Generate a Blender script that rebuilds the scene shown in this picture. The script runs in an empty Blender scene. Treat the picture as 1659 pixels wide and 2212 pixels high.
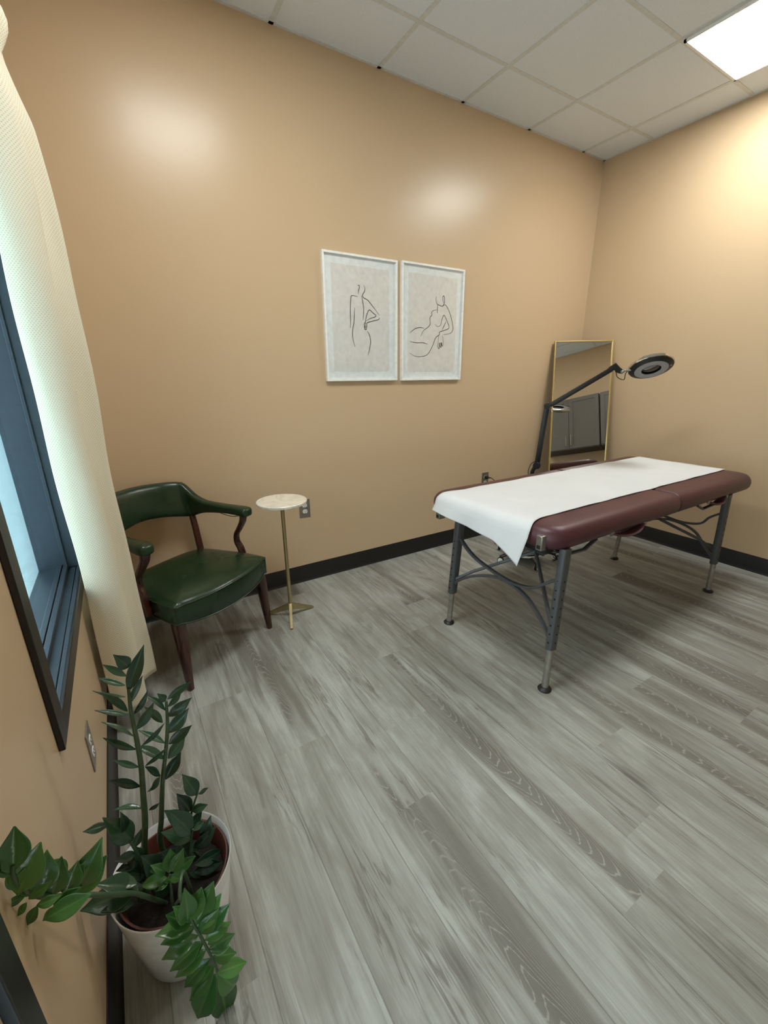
import bpy, bmesh, math, random
from mathutils import Vector, Matrix
PI = math.pi
rnd = random.Random(7)

# ---------------------------------------------------------------- camera, world, lights, exposure
CAM = Vector((0.2188, -2.561, 1.3516))
YAW, PITCH, ROLL, FPX = 0.5517, 0.3107, -0.008, 920.0
def cam_axes():
    sa, ca, sb, cb = math.sin(YAW), math.cos(YAW), math.sin(PITCH), math.cos(PITCH)
    f = Vector((sa*cb, ca*cb, -sb)); r = Vector((ca, -sa, 0)); u = r.cross(f)
    cc, sc = math.cos(ROLL), math.sin(ROLL)
    return cc*r+sc*u, -sc*r+cc*u, f
CR, CU, CF = cam_axes()
def ray(px, py): return CF + CR*((px-829.5)/FPX) - CU*((py-1106)/FPX)
def at(px, py, y):
    d = ray(px, py); return CAM + d*((y-CAM.y)/d.y)
scene = bpy.context.scene
cam_data = bpy.data.cameras.new('camera'); cam = bpy.data.objects.new('camera', cam_data)
scene.collection.objects.link(cam)
cam_data.sensor_fit = 'VERTICAL'; cam_data.sensor_height = 36; cam_data.sensor_width = 27
cam_data.lens = 36*FPX/2212; cam_data.clip_start = 0.01
cam.matrix_world = Matrix(((CR.x, CU.x, -CF.x, CAM.x), (CR.y, CU.y, -CF.y, CAM.y), (CR.z, CU.z, -CF.z, CAM.z), (0, 0, 0, 1)))
scene.camera = cam
scene.view_settings.view_transform = 'Standard'
try: scene.view_settings.look = 'None'
except Exception: pass
scene.view_settings.gamma = 1; scene.view_settings.use_curve_mapping = False
scene.view_settings.exposure = 0.34
scene.cycles.max_bounces = 10; scene.cycles.diffuse_bounces = 6; scene.cycles.glossy_bounces = 5
scene.cycles.transparent_max_bounces = 12; scene.cycles.sample_clamp_indirect = 6.0
SKY_COL, SKY_STR = (0.88, 0.95, 1.0), 4.6
PANEL_COL, PANEL_STR = (0.985, 1.0, 0.95), 22.5
w = bpy.data.worlds.new('world'); scene.world = w; w.use_nodes = True
w.node_tree.nodes['Background'].inputs[0].default_value = (*SKY_COL, 1)
w.node_tree.nodes['Background'].inputs[1].default_value = SKY_STR

W, H = 3.894, 2.966          # room width, ceiling height
YF = -3.12                   # front wall (behind the camera)
BB = 0.118                   # baseboard height

# ---------------------------------------------------------------- materials
def lin(c):
    return tuple(((v/255)/12.92 if v/255 <= 0.04045 else ((v/255+0.055)/1.055)**2.4) for v in c)
class NT:
    def __init__(s, name):
        s.m = bpy.data.materials.new(name); s.m.use_nodes = True
        s.t = s.m.node_tree; s.b = s.t.nodes['Principled BSDF']
    def n(s, typ, **kw):
        nd = s.t.nodes.new(typ)
        for k, v in kw.items(): setattr(nd, k, v)
        return nd
    def set(s, sock, v):
        if isinstance(v, bpy.types.NodeSocket): s.t.links.new(v, sock)
        elif v is not None: sock.default_value = v
    def math(s, op, a, b=None, c=None):
        nd = s.n('ShaderNodeMath', operation=op)
        for i, v in enumerate((a, b, c)):
            if v is not None: s.set(nd.inputs[i], v)
        return nd.outputs[0]
    def noise(s, vec, scale, detail=4, rough=0.5, dist=0.0):
        nd = s.n('ShaderNodeTexNoise'); s.set(nd.inputs['Vector'], vec)
        nd.inputs['Scale'].default_value = scale; nd.inputs['Detail'].default_value = detail
        nd.inputs['Roughness'].default_value = rough; nd.inputs['Distortion'].default_value = dist
        return nd.outputs['Fac']
    def mapping(s, vec, scale=(1, 1, 1), loc=(0, 0, 0)):
        nd = s.n('ShaderNodeMapping'); s.set(nd.inputs['Vector'], vec)
        nd.inputs['Scale'].default_value = scale; nd.inputs['Location'].default_value = loc
        return nd.outputs[0]
    def ramp(s, fac, stops):
        nd = s.n('ShaderNodeValToRGB'); s.set(nd.inputs[0], fac); e = nd.color_ramp.elements
        while len(e) > 1: e.remove(e[0])
        e[0].position = stops[0][0]; e[0].color = (*stops[0][1], 1)
        for p, c in stops[1:]:
            x = e.new(p); x.color = (*c, 1)
        return nd.outputs[0]
    def rng(s, v, a, b, c=0.0, d=1.0):
        nd = s.n('ShaderNodeMapRange'); s.set(nd.inputs[0], v)
        for i, q in zip((1, 2, 3, 4), (a, b, c, d)): nd.inputs[i].default_value = q
        return nd.outputs[0]
    def mix(s, fac, a, b, mode='MIX'):
        nd = s.n('ShaderNodeMix', data_type='RGBA', blend_type=mode)
        s.set(nd.inputs[0], fac)
        for i, v in ((6, a), (7, b)):
            s.set(nd.inputs[i], (*v, 1) if isinstance(v, tuple) and len(v) == 3 else v)
        return nd.outputs[2]
    def bump(s, h, strength, dist=0.01):
        nd = s.n('ShaderNodeBump'); s.set(nd.inputs['Height'], h)
        nd.inputs['Strength'].default_value = strength; nd.inputs['Distance'].default_value = dist
        s.t.links.new(nd.outputs[0], s.b.inputs['Normal'])
    def obj(s): return s.n('ShaderNodeTexCoord').outputs['Object']
    def geo(s): return s.n('ShaderNodeNewGeometry').outputs['Position']
    def uv(s): return s.n('ShaderNodeTexCoord').outputs['UV']
    def attr(s, name): return s.n('ShaderNodeAttribute', attribute_name=name).outputs['Fac']
    def base(s, col=None, rough=None, metal=None, spec=None, coat=None, coat_rough=None):
        if col is not None: s.set(s.b.inputs['Base Color'], (*col, 1) if isinstance(col, tuple) else col)
        if rough is not None: s.set(s.b.inputs['Roughness'], rough)
        if metal is not None: s.b.inputs['Metallic'].default_value = metal
        if spec is not None: s.b.inputs['Specular IOR Level'].default_value = spec
        if coat is not None: s.b.inputs['Coat Weight'].default_value = coat
        if coat_rough is not None: s.b.inputs['Coat Roughness'].default_value = coat_rough
        return s
def simple(name, srgb, rough=0.5, metal=0.0, var=0.06, scale=40, bump=0.0, bscale=200, **kw):
    m = NT(name); c = lin(srgb); p = m.geo()
    nz = m.noise(p, scale, 3)
    lo = tuple(max(0, v*(1-var)) for v in c); hi = tuple(min(1, v*(1+var)) for v in c)
    m.base(m.ramp(nz, [(0.3, lo), (0.7, hi)]), rough, metal, **kw)
    if bump: m.bump(m.noise(p, bscale, 3), bump, 0.002)
    return m.m

# wall paint: satin peach-tan, faint roller texture
m = NT('tan_paint'); p = m.geo()
m.base(lin((203, 178, 146)), 0.29, spec=0.40)
hb = m.math('MULTIPLY', m.noise(p, 260, 2), 0.25)
m.bump(hb, 0.16, 0.004); PAINT = m.m

# ceiling tile: white, with a cool daylight cast tinted into its colour
m = NT('ceiling_tile_white_cool_cast'); p = m.geo()
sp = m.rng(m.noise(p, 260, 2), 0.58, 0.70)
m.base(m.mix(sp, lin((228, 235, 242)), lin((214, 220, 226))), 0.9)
m.bump(m.noise(p, 160, 3), 0.3, 0.003); TILE = m.m
GRIDW = simple('ceiling_grid_white', (212, 216, 216), 0.5)

# floor: grey oak vinyl planks; every plank has its own grain offset (UV) and tone (attribute)
m = NT('grey_oak_planks'); uv = m.uv(); tone = m.attr('tone'); kind = m.attr('kind')
sep = m.n('ShaderNodeSeparateXYZ'); m.set(sep.inputs[0], uv); U, V = sep.outputs[0], sep.outputs[1]
warp = m.noise(m.mapping(uv, (9, 1.6, 1)), 1.0, 3, 0.55)
big = m.noise(m.mapping(uv, (13, 1.2, 1)), 1.0, 5, 0.62, 0.9)
fine = m.noise(m.mapping(uv, (230, 7, 1)), 1.0, 3, 0.6)
mid = m.noise(m.mapping(uv, (60, 2.6, 1)), 1.0, 4, 0.65, 0.5)
uc = m.math('SUBTRACT', m.math('FRACT', U), 0.5)
uo = m.math('ADD', uc, m.math('MULTIPLY', m.math('SUBTRACT', kind, 0.5), 0.06))
# nested cathedral arcs: contours of v*a + u^2*b, warped
f = m.math('ADD', m.math('MULTIPLY', V, m.rng(kind, 0.70, 0.7001, 21.0, -21.0)), m.math('MULTIPLY', m.math('MULTIPLY', uo, uo), 1700.0))
f = m.math('ADD', f, m.math('MULTIPLY', warp, 9.0))
f = m.math('ADD', f, m.math('MULTIPLY', mid, 0.9))
arc = m.math('ABSOLUTE', m.math('SINE', m.math('MULTIPLY', f, 3.3)))
arcl = m.rng(arc, 0.02, 0.34, 1.0, 0.0)
patch = m.noise(m.mapping(uv, (11, 1.1, 1), (3.1, 0.7, 0)), 1.0, 2, 0.5, 0.3)
ck = m.rng(kind, 0.40, 0.46)
pm = m.rng(m.math('SUBTRACT', m.math('ADD', patch, m.math('MULTIPLY', m.math('SUBTRACT', mid, 0.5), 0.35)), m.math('MULTIPLY', m.math('ABSOLUTE', uo), 1.9)), 0.38, 0.52)
knot = m.n('ShaderNodeTexVoronoi', feature='F1'); m.set(knot.inputs['Vector'], m.mapping(uv, (6.0, 1.5, 1)))
knot.inputs['Scale'].default_value = 1.0
kd = knot.outputs['Distance']; kd2 = m.math('ADD', kd, m.math('MULTIPLY', m.math('SUBTRACT', mid, 0.5), 0.28))
km = m.rng(kd2, 0.02, 0.17, 1.0, 0.0)
ksel = m.rng(m.noise(m.mapping(uv, (4.0, 0.9, 1), (9, 2, 0)), 1.0, 1), 0.50, 0.54)
km = m.math('MULTIPLY', km, ksel)
pm = m.math('MULTIPLY', pm, ck)
blot = m.noise(m.mapping(uv, (8, 3.2, 1), (5, 1, 2)), 1.0, 4, 0.6, 0.8)
str1 = m.math('ABSOLUTE', m.math('SUBTRACT', m.noise(m.mapping(uv, (20, 1.0, 1), (1, 7, 3)), 1.0, 4, 0.62, 1.2), 0.5))
str1 = m.math('MULTIPLY', m.rng(str1, 0.0, 0.035, 1.0, 0.0), m.rng(m.noise(m.mapping(uv, (7, 1.5, 1), (4, 4, 9)), 1.0, 2), 0.50, 0.62))
DARK, MIDC, LITE = lin((110, 104, 96)), lin((143, 138, 129)), lin((172, 169, 160))
col = m.ramp(m.math('ADD', m.math('MULTIPLY', big, 0.75), m.math('MULTIPLY', mid, 0.25)), [(0.32, lin((127, 127, 122))), (0.47, lin((157, 159, 154))), (0.62, lin((178, 182, 178)))])
col = m.mix(m.rng(blot, 0.42, 0.66, 0.0, 0.44), col, lin((122, 116, 108)))
col = m.mix(m.rng(blot, 0.44, 0.28, 0.0, 0.35), col, lin((182, 184, 176)))
col = m.mix(m.math('MULTIPLY', str1, 0.75), col, lin((98, 92, 85)))
col = m.mix(m.math('MULTIPLY', pm, 0.80), col, lin((103, 100, 94)))
col = m.mix(m.math('MULTIPLY', m.math('MULTIPLY', pm, arcl), 0.60), col, lin((184, 180, 171)))
col = m.mix(m.math('MULTIPLY', m.rng(fine, 0.40, 0.62, 1.0, 0.0), 0.20), col, lin((105, 99, 91)))
col = m.mix(m.math('MULTIPLY', km, 0.75), col, lin((84, 79, 74)))
col = m.mix(1.0, col, m.ramp(tone, [(0.0, (0.90, 0.89, 0.875)), (0.5, (0.97, 0.97, 0.965)), (1.0, (1.05, 1.05, 1.045))]), 'MULTIPLY')
seam = m.rng(m.math('ABSOLUTE', uc), 0.1008, 0.1016)
col = m.mix(m.math('MULTIPLY', seam, 0.45), col, lin((80, 76, 70)))
m.base(col, m.rng(fine, 0.3, 0.7, 0.44, 0.58), spec=0.4)
m.bump(m.math('ADD', fine, m.math('MULTIPLY', seam, -1.5)), 0.12, 0.001); FLOOR = m.m

RUBBER = simple('black_rubber', (24, 24, 26), 0.38)
FRAME = simple('dark_bronze_aluminium', (36, 34, 35), 0.32, 0.3)
SILLM = simple('dark_blue_grey_aluminium', (66, 76, 86), 0.34, 0.55)
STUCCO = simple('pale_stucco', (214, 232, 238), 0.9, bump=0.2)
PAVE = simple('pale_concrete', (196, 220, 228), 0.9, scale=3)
STRIPE = simple('white_road_paint', (236, 238, 238), 0.8)
WHITEF = simple('white_lacquer', (240, 241, 240), 0.35)
MATB = simple('white_mat_board', (246, 248, 250), 0.8, coat=0.6, coat_rough=0.06)
PRINTM = simple('pale_greige_print', (238, 233, 229), 0.75, coat=0.6, coat_rough=0.06)
INK = simple('dark_grey_ink', (70, 62, 60), 0.7)
BRASS = simple('brushed_brass', (176, 163, 122), 0.32, 0.85, bscale=400)
GOLD = simple('pale_gold_metal', (214, 190, 128), 0.3, 0.8)
CHROME = simple('chrome', (215, 212, 205), 0.12, 1.0)
STEEL = simple('brushed_steel', (158, 154, 146), 0.35, 0.8)
LEGGREY = simple('grey_powder_coat', (84, 86, 90), 0.42, 0.35)
TUBEAL = simple('worn_aluminium', (160, 156, 150), 0.38, 0.75, var=0.15)
BLACK = simple('black_plastic', (28, 28, 29), 0.45)
BLACKM = simple('black_metal', (34, 35, 36), 0.38, 0.3)
WHITEP = simple('white_plastic', (228, 228, 224), 0.4)
HOLE = simple('dark_slot', (12, 12, 12), 0.8)
CABLEM = simple('steel_cable', (120, 116, 108), 0.4, 0.7)
CAB = simple('slate_grey_cabinet', (94, 92, 88), 0.42)
CABD = simple('dark_grey_cabinet_underside', (50, 49, 47), 0.6)
LENS = simple('dark_lens', (46, 47, 46), 0.08, coat=1.0)
LEDRING = simple('frosted_led_ring', (150, 152, 154), 0.45)
POTW = simple('white_glazed_ceramic', (240, 245, 250), 0.38, coat=0.3)
NURS = simple('terracotta_brown_plastic', (88, 44, 34), 0.5)
SOIL = simple('potting_soil', (24, 18, 15), 0.95, var=0.6, scale=90, bump=1.0, bscale=120)
WIREM = simple('brown_piping', (110, 84, 50), 0.5)

m = NT('maroon_vinyl'); p = m.geo()
m.base(m.ramp(m.noise(p, 6, 3), [(0.3, lin((72, 36, 43))), (0.7, lin((80, 41, 48)))]), 0.40, spec=0.5)
m.bump(m.noise(p, 420, 3), 0.15, 0.002); MAROON = m.m
m = NT('green_leather'); p = m.geo()
m.base(m.ramp(m.noise(p, 9, 3), [(0.3, lin((23, 45, 25))), (0.7, lin((26, 50, 28)))]), m.rng(m.noise(p, 5, 2), 0.3, 0.7, 0.24, 0.31), spec=0.5)
m.bump(m.math('ADD', m.math('MULTIPLY', m.noise(p, 380, 2), 0.15), m.math('MULTIPLY', m.noise(p, 7, 1), 0.7)), 0.12, 0.004); LEATHER = m.m
m = NT('dark_mahogany'); p = m.geo()
m.base(m.ramp(m.noise(m.mapping(p, (60, 60, 6)), 1, 4), [(0.3, lin((44, 18, 12))), (0.7, lin((72, 33, 21)))]), 0.26, coat=0.3, coat_rough=0.1); WOOD = m.m
m = NT('white_marble'); p = m.geo()
vn = m.rng(m.math('ABSOLUTE', m.math('SUBTRACT', m.noise(p, 7, 5, 0.6, 1.2), 0.5)), 0.0, 0.06, 1, 0)
m.base(m.mix(m.math('MULTIPLY', vn, 0.35), lin((232, 226, 212)), lin((182, 176, 164))), 0.25); MARBLE = m.m
m = NT('white_crepe_paper'); p = m.geo()
m.base(m.ramp(m.noise(p, 3, 3), [(0.3, lin((212, 215, 219))), (0.7, lin((219, 222, 226)))]), 0.85)
m.b.inputs['Subsurface Weight'].default_value = 0.0
m.bump(m.math('ADD', m.noise(p, 300, 3), m.math('MULTIPLY', m.noise(p, 22, 3), 1.6)), 0.35, 0.0025); PAPER = m.m

# curtain: cream cloth woven with a staggered dimple pattern
m = NT('cream_dimpled_cloth'); uv = m.uv()
sep = m.n('ShaderNodeSeparateXYZ'); m.set(sep.inputs[0], uv)
PT = 0.0085
uu = m.math('DIVIDE', sep.outputs[0], PT); vv = m.math('DIVIDE', sep.outputs[1], PT*0.62)
row = m.math('FLOOR', vv); uu = m.math('ADD', uu, m.math('MULTIPLY', m.math('MODULO', row, 2.0), 0.5))
du = m.math('SUBTRACT', m.math('FRACT', uu), 0.5); dv = m.math('MULTIPLY', m.math('SUBTRACT', m.math('FRACT', vv), 0.5), 0.62)
dd = m.math('SQRT', m.math('ADD', m.math('MULTIPLY', du, du), m.math('MULTIPLY', dv, dv)))
dot = m.rng(dd, 0.14, 0.24, 1, 0)
m.base(m.mix(m.math('MULTIPLY', dot, 0.75), lin((226, 220, 200)), lin((184, 178, 154))), 0.75)
m.bump(m.math('MULTIPLY', dot, -1.0), 0.25, 0.002)
tr = m.n('ShaderNodeBsdfTranslucent'); m.set(tr.inputs[0], (*lin((238, 230, 204)), 1))
ms = m.n('ShaderNodeMixShader'); ms.inputs[0].default_value = 0.06
m.t.links.new(m.b.outputs[0], ms.inputs[1]); m.t.links.new(tr.outputs[0], ms.inputs[2])
m.t.links.new(ms.outputs[0], m.t.nodes['Material Output'].inputs[0]); CLOTH = m.m

def leafmat(name, a, b, mid_c):
    m = NT(name); t = m.attr('tone'); uv = m.uv()
    sep = m.n('ShaderNodeSeparateXYZ'); m.set(sep.inputs[0], uv)
    rib = m.rng(m.math('ABSOLUTE', m.math('SUBTRACT', sep.outputs[0], 0.5)), 0.0, 0.07, 1, 0)
    c = m.mix(t, lin(a), lin(b))
    c = m.mix(m.math('MULTIPLY', rib, 0.35), c, lin(mid_c))
    m.base(c, 0.22, spec=0.5); m.bump(m.noise(m.geo(), 60, 3), 0.3, 0.004)
    return m.m
LEAFD = leafmat('dark_waxy_leaf', (28, 54, 40), (50, 82, 60), (86, 116, 84))
LEAFB = leafmat('bright_waxy_leaf', (48, 90, 44), (78, 124, 62), (116, 156, 92))
STEMM = simple('green_stem', (62, 86, 58), 0.4, var=0.2)

def glassmat(name, tint, ior=1.5, rough=0.0):
    m = NT(name); g = m.n('ShaderNodeBsdfGlossy'); g.inputs['Roughness'].default_value = rough
    t = m.n('ShaderNodeBsdfTransparent'); t.inputs[0].default_value = (*tint, 1)
    fr = m.n('ShaderNodeFresnel'); 
    bk = m.n('ShaderNodeNewGeometry').outputs['Backfacing']      # same reflectance from either face of the pane
    m.set(fr.inputs[0], m.math('SUBTRACT', ior, m.math('MULTIPLY', bk, ior-1/ior)))
    ms = m.n('ShaderNodeMixShader'); m.t.links.new(fr.outputs[0], ms.inputs[0])
    m.t.links.new(t.outputs[0], ms.inputs[1]); m.t.links.new(g.outputs[0], ms.inputs[2])
    m.t.links.new(ms.outputs[0], m.t.nodes['Material Output'].inputs[0]); return m.m
GLASS = glassmat('tinted_window_glass', (0.80, 0.87, 0.87))
CLEAR = glassmat('clear_picture_glass', (0.97, 0.98, 0.98))
m = NT('mirror_silver'); m.base((0.80, 0.80, 0.77), 0.0, 1.0); MIRROR = m.m
m = NT('light_diffuser'); m.base((0.9, 0.9, 0.9), 0.5)
m.b.inputs['Emission Color'].default_value = (*PANEL_COL, 1); m.b.inputs['Emission Strength'].default_value = PANEL_STR; PANEL = m.m

# ---------------------------------------------------------------- mesh helpers
class MB:
    """collects shapes into one mesh"""
    def __init__(s): s.v = []; s.f = []; s.uv = {}
    def add(s, vs, fs):
        o = len(s.v); s.v += [Vector(v) for v in vs]; s.f += [tuple(i+o for i in f) for f in fs]; return s
    def box(s, x0, x1, y0, y1, z0, z1):
        vs = [(x, y, z) for x in (x0, x1) for y in (y0, y1) for z in (z0, z1)]
        return s.add(vs, [(0, 1, 3, 2), (4, 6, 7, 5), (0, 4, 5, 1), (2, 3, 7, 6), (0, 2, 6, 4), (1, 5, 7, 3)])
    def obox(s, c, ax, ay, az, hx, hy, hz):
        c = Vector(c); ax, ay, az = Vector(ax).normalized(), Vector(ay).normalized(), Vector(az).normalized()
        vs = [c+ax*(sx*hx)+ay*(sy*hy)+az*(sz*hz) for sx in (-1, 1) for sy in (-1, 1) for sz in (-1, 1)]
        return s.add(vs, [(0, 1, 3, 2), (4, 6, 7, 5), (0, 4, 5, 1), (2, 3, 7, 6), (0, 2, 6, 4), (1, 5, 7, 3)])
    def rings(s, rings, cap=True, closed=True):
        n = len(rings[0]); vs = [p for r in rings for p in r]; fs = []
        for i in range(len(rings)-1):
            for j in range(n if closed else n-1):
                a, b = i*n+j, i*n+(j+1) % n
                fs.append((a, b, b+n, a+n))
        if cap and closed:
            fs.append(tuple(range(n-1, -1, -1))); fs.append(tuple((len(rings)-1)*n+j for j in range(n)))
        return s.add(vs, fs)
    def sweep(s, pts, rx, ry=None, n=12, up=None, sq=2.0, cap=True):
        """superelliptic section swept along pts; rx, ry numbers or lists"""
        pts = [Vector(p) for p in pts]; N = len(pts)
        ry = rx if ry is None else ry
        gx = (lambda i: rx[i]) if isinstance(rx, (list, tuple)) else (lambda i: rx)
        gy = (lambda i: ry[i]) if isinstance(ry, (list, tuple)) else (lambda i: ry)
        rings = []; prev = None
        for i, p in enumerate(pts):
            t = (pts[min(i+1, N-1)]-pts[max(i-1, 0)]).normalized()
            if up is not None:
                u = Vector(up)
                a = t.cross(u); a.normalize(); b = a.cross(t).normalized()
            else:
                if prev is None:
                    ref = Vector((0, 0, 1)) if abs(t.z) < 0.9 else Vector((1, 0, 0))
                    a = t.cross(ref).normalized()
                else:
                    a = (prev-t*prev.dot(t)).normalized()
                prev = a; b = a.cross(t).normalized()
            r = []
            for k in range(n):
                th = 2*PI*(k+0.5)/n; c, q = math.cos(th), math.sin(th)
                e = 2/sq
                r.append(p + a*(gx(i)*math.copysign(abs(c)**e, c)) + b*(gy(i)*math.copysign(abs(q)**e, q)))
            rings.append(r)
        return s.rings(rings, cap)
    def lathe(s, c, prof, n=32, axis=(0, 0, 1), cap=True):
        c = Vector(c); az = Vector(axis).normalized()
        ref = Vector((1, 0, 0)) if abs(az.x) < 0.9 else Vector((0, 1, 0))
        ax = ref.cross(az).normalized(); ay = az.cross(ax)
        return s.rings([[c+az*z+ax*(r*math.cos(2*PI*k/n))+ay*(r*math.sin(2*PI*k/n)) for k in range(n)] for r, z in prof], cap)
    def sphere(s, c, r, n=12):
        return s.lathe(c, [(max(r*math.sin(PI*i/n), r*0.02), -r*math.cos(PI*i/n)) for i in range(n+1)], n)
LOC = {}
def obj(name, mb, mat, parent=None, smooth=True, sharp=40, bevel=0.0, seg=2, subsurf=0, props=None):
    off = LOC.get(parent.name, Vector((0, 0, 0))) if parent else Vector((0, 0, 0))
    if parent is None:
        xs = [v.x for v in mb.v]; ys = [v.y for v in mb.v]; zs = [v.z for v in mb.v]
        off = Vector(((min(xs)+max(xs))/2, (min(ys)+max(ys))/2, min(zs)))
    me = bpy.data.meshes.new(name); me.from_pydata([tuple(v-off) for v in mb.v], [], mb.f)
    bm = bmesh.new(); bm.from_mesh(me)
    bmesh.ops.recalc_face_normals(bm, faces=bm.faces); bm.to_mesh(me); bm.free()
    for mm in (mat if isinstance(mat, list) else [mat]): me.materials.append(mm)
    o = bpy.data.objects.new(name, me); scene.collection.objects.link(o)
    if smooth:
        me.shade_smooth()
        if sharp: me.set_sharp_from_angle(angle=math.radians(sharp))
    if parent: o.parent = parent; LOC[o.name] = off
    else: o.location = off; LOC[o.name] = off
    if bevel:
        b = o.modifiers.new('bevel', 'BEVEL'); b.width = bevel; b.segments = seg; b.limit_method = 'ANGLE'; b.angle_limit = math.radians(40)
    if subsurf:
        q = o.modifiers.new('subdivision', 'SUBSURF'); q.levels = q.render_levels = subsurf
    for k, v in (props or {}).items(): o[k] = v
    return o
def thing(name, label, cat, loc, group=None, kind=None):
    o = bpy.data.objects.new(name, None); scene.collection.objects.link(o)
    o.location = loc; LOC[o.name] = Vector(loc); o.empty_display_size = 0.1
    if label: o['label'] = label
    if cat: o['category'] = cat
    if group: o['group'] = group
    if kind: o['kind'] = kind
    return o
def struct(name, mb, mat, **kw): return obj(name, mb, mat, props={'kind': 'structure'}, **kw)
def catmull(pts, k=8):
    P = [tuple(p) for p in pts]; P = [P[0]]+P+[P[-1]]; out = []
    for i in range(1, len(P)-2):
        for j in range(k):
            t = j/k
            out.append(tuple(0.5*((2*b)+(-a+c)*t+(2*a-5*b+4*c-d)*t*t+(-a+3*b-3*c+d)*t**3) for a, b, c, d in zip(P[i-1], P[i], P[i+1], P[i+2])))
    out.append(P[-2]); return out

# ---------------------------------------------------------------- room shell
# floor: planks laid along y, each a quad with its own uv offset and tone
PW = 0.205; PL = 1.25
joint = {-1: -0.3, 0: -0.62, 1: -0.88, 2: -1.30, 3: -1.715, 4: -1.41, 5: -2.257, 6: -0.9, 7: -1.9, 8: -1.25, 9: -0.55, 10: -2.14, 11: -1.5, 12: -0.8, 13: -2.0, 14: -1.1, 15: -1.6, 16: -0.4, 17: -2.3, 18: -1.0, 19: -0.7}
me = bpy.data.meshes.new('floor'); vs, fs, uvs, tones, kinds = [], [], [], [], []
def quad(x0, x1, y0, y1, xc, seed):
    i = len(vs); vs.extend([(x0, y0, 0), (x1, y0, 0), (x1, y1, 0), (x0, y1, 0)]); fs.append((i, i+1, i+2, i+3))
    r = random.Random(seed); ou, ov = r.randrange(1, 60), r.uniform(0, 90)
    for (x, y) in ((x0, y0), (x1, y0), (x1, y1), (x0, y1)): uvs.append((x-xc+0.5+ou, y+ov))
    tones.append(r.random()); kinds.append(r.random())
for k in range(-1, 20):
    xa, xb = 0.105+PW*k, 0.105+PW*(k+1); xc = (xa+xb)/2
    if xa > W or xb < 0: continue
    j0 = joint[k]; ys = sorted([j0+PL*n for n in range(-4, 4)])
    for a, b in zip(ys[:-1], ys[1:]):
        a2, b2 = max(a, YF), min(b, 0.0)
        if a2 < b2: quad(max(xa, 0), min(xb, W), a2, b2, xc, k*31+int(a*97)+5)
me.from_pydata(vs, [], fs); ul = me.uv_layers.new(name='UVMap')
for i, q in enumerate(uvs): ul.data[i].uv = q
for nm, arr in (('tone', tones), ('kind', kinds)):
    at_ = me.attributes.new(nm, 'FLOAT', 'FACE'); at_.data.foreach_set('value', arr)
me.materials.append(FLOOR)
fl = bpy.data.objects.new('floor', me); scene.collection.objects.link(fl); fl['kind'] = 'structure'

T = 0.12
struct('wall_back', MB().box(-0.3, W+T, 0, T, -0.05, H+0.1), PAINT)
struct('wall_right', MB().box(W, W+T, YF-T, 0, -0.05, H+0.1), PAINT)
struct('wall_front', MB().box(-0.3, W+T, YF-T, YF, -0.05, H+0.1), PAINT)
WY0, WY1, WZ0, WZ1 = -1.545, -0.615, 0.650, 2.15       # window opening
DY0, DY1, DZ1 = -3.02, -2.10, 2.15                     # door opening
wl = MB()
wl.box(-T, 0, WY1, 0, -0.05, H+0.1).box(-T, 0, WY0, WY1, -0.05, WZ0-0.01).box(-T, 0, WY0, WY1, WZ1, H+0.1)
wl.box(-T, 0, DY1, WY0, -0.05, H+0.1).box(-T, 0, DY0, DY1, DZ1, H+0.1).box(-T, 0, YF, DY0, -0.05, H+0.1)
struct('wall_left', wl, PAINT)
ex = MB()  # stucco outside the left wall
X0, X1 = -0.30, -T
ex.box(X0, X1, WY1+0.0, 0.12, -0.2, H+0.1).box(X0, X1, WY0, WY1, -0.2, WZ0-0.03).box(X0, X1, WY0, WY1, WZ1, H+0.1)
ex.box(X0, X1, DY1, WY0, -0.2, H+0.1).box(X0, X1, DY0, DY1, DZ1, H+0.1).box(X0, X1, YF-T, DY0, -0.2, H+0.1)
struct('wall_exterior', ex, STUCCO)
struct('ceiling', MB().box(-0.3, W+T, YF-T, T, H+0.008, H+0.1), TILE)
g = MB(); GW = 0.012
xs = [3.612-0.61*k for k in range(0, 6)]; yr = [-0.382-0.595*k for k in range(0, 6)]
for x in xs: g.box(x-GW, x+GW, YF, 0, H+0.005, H+0.01)
for y in yr: g.box(0, W, y-GW, y+GW, H+0.0055, H+0.01)
g.box(0, W, -0.018, 0, H+0.005, H+0.01).box(W-0.018, W, YF, 0, H+0.005, H+0.01).box(0, 0.018, YF, 0, H+0.005, H+0.01).box(0, W, YF, YF+0.018, H+0.005, H+0.01)
struct('trim_1', g, GRIDW)
def base_x(x0, x1, y, s):   # cove base along x
    pr = [(0.0, 0.0), (0.014, 0.0), (0.009, 0.006), (0.006, 0.02), (0.005, BB-0.004), (0.003, BB), (0.0, BB)]
    return MB().rings([[Vector((x, y+s*a, b)) for a, b in pr] for x in (x0, x1)])
def base_y(y0, y1, x, s):
    pr = [(0.0, 0.0), (0.014, 0.0), (0.009, 0.006), (0.006, 0.02), (0.005, BB-0.004), (0.003, BB), (0.0, BB)]
    return MB().rings([[Vector((x+s*a, y, b)) for a, b in pr] for y in (y0, y1)])
struct('baseboard_back', base_x(0, W, 0, -1), RUBBER)
struct('baseboard_front', base_x(0, W, YF, 1), RUBBER)
struct('baseboard_right', base_y(YF, 0, W, -1), RUBBER)
bl = base_y(DY1+0.055, 0, 0, 1); b2 = base_y(YF, DY0-0.055, 0, 1); bl.add(b2.v, b2.f)
struct('baseboard_left', bl, RUBBER)

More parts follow.
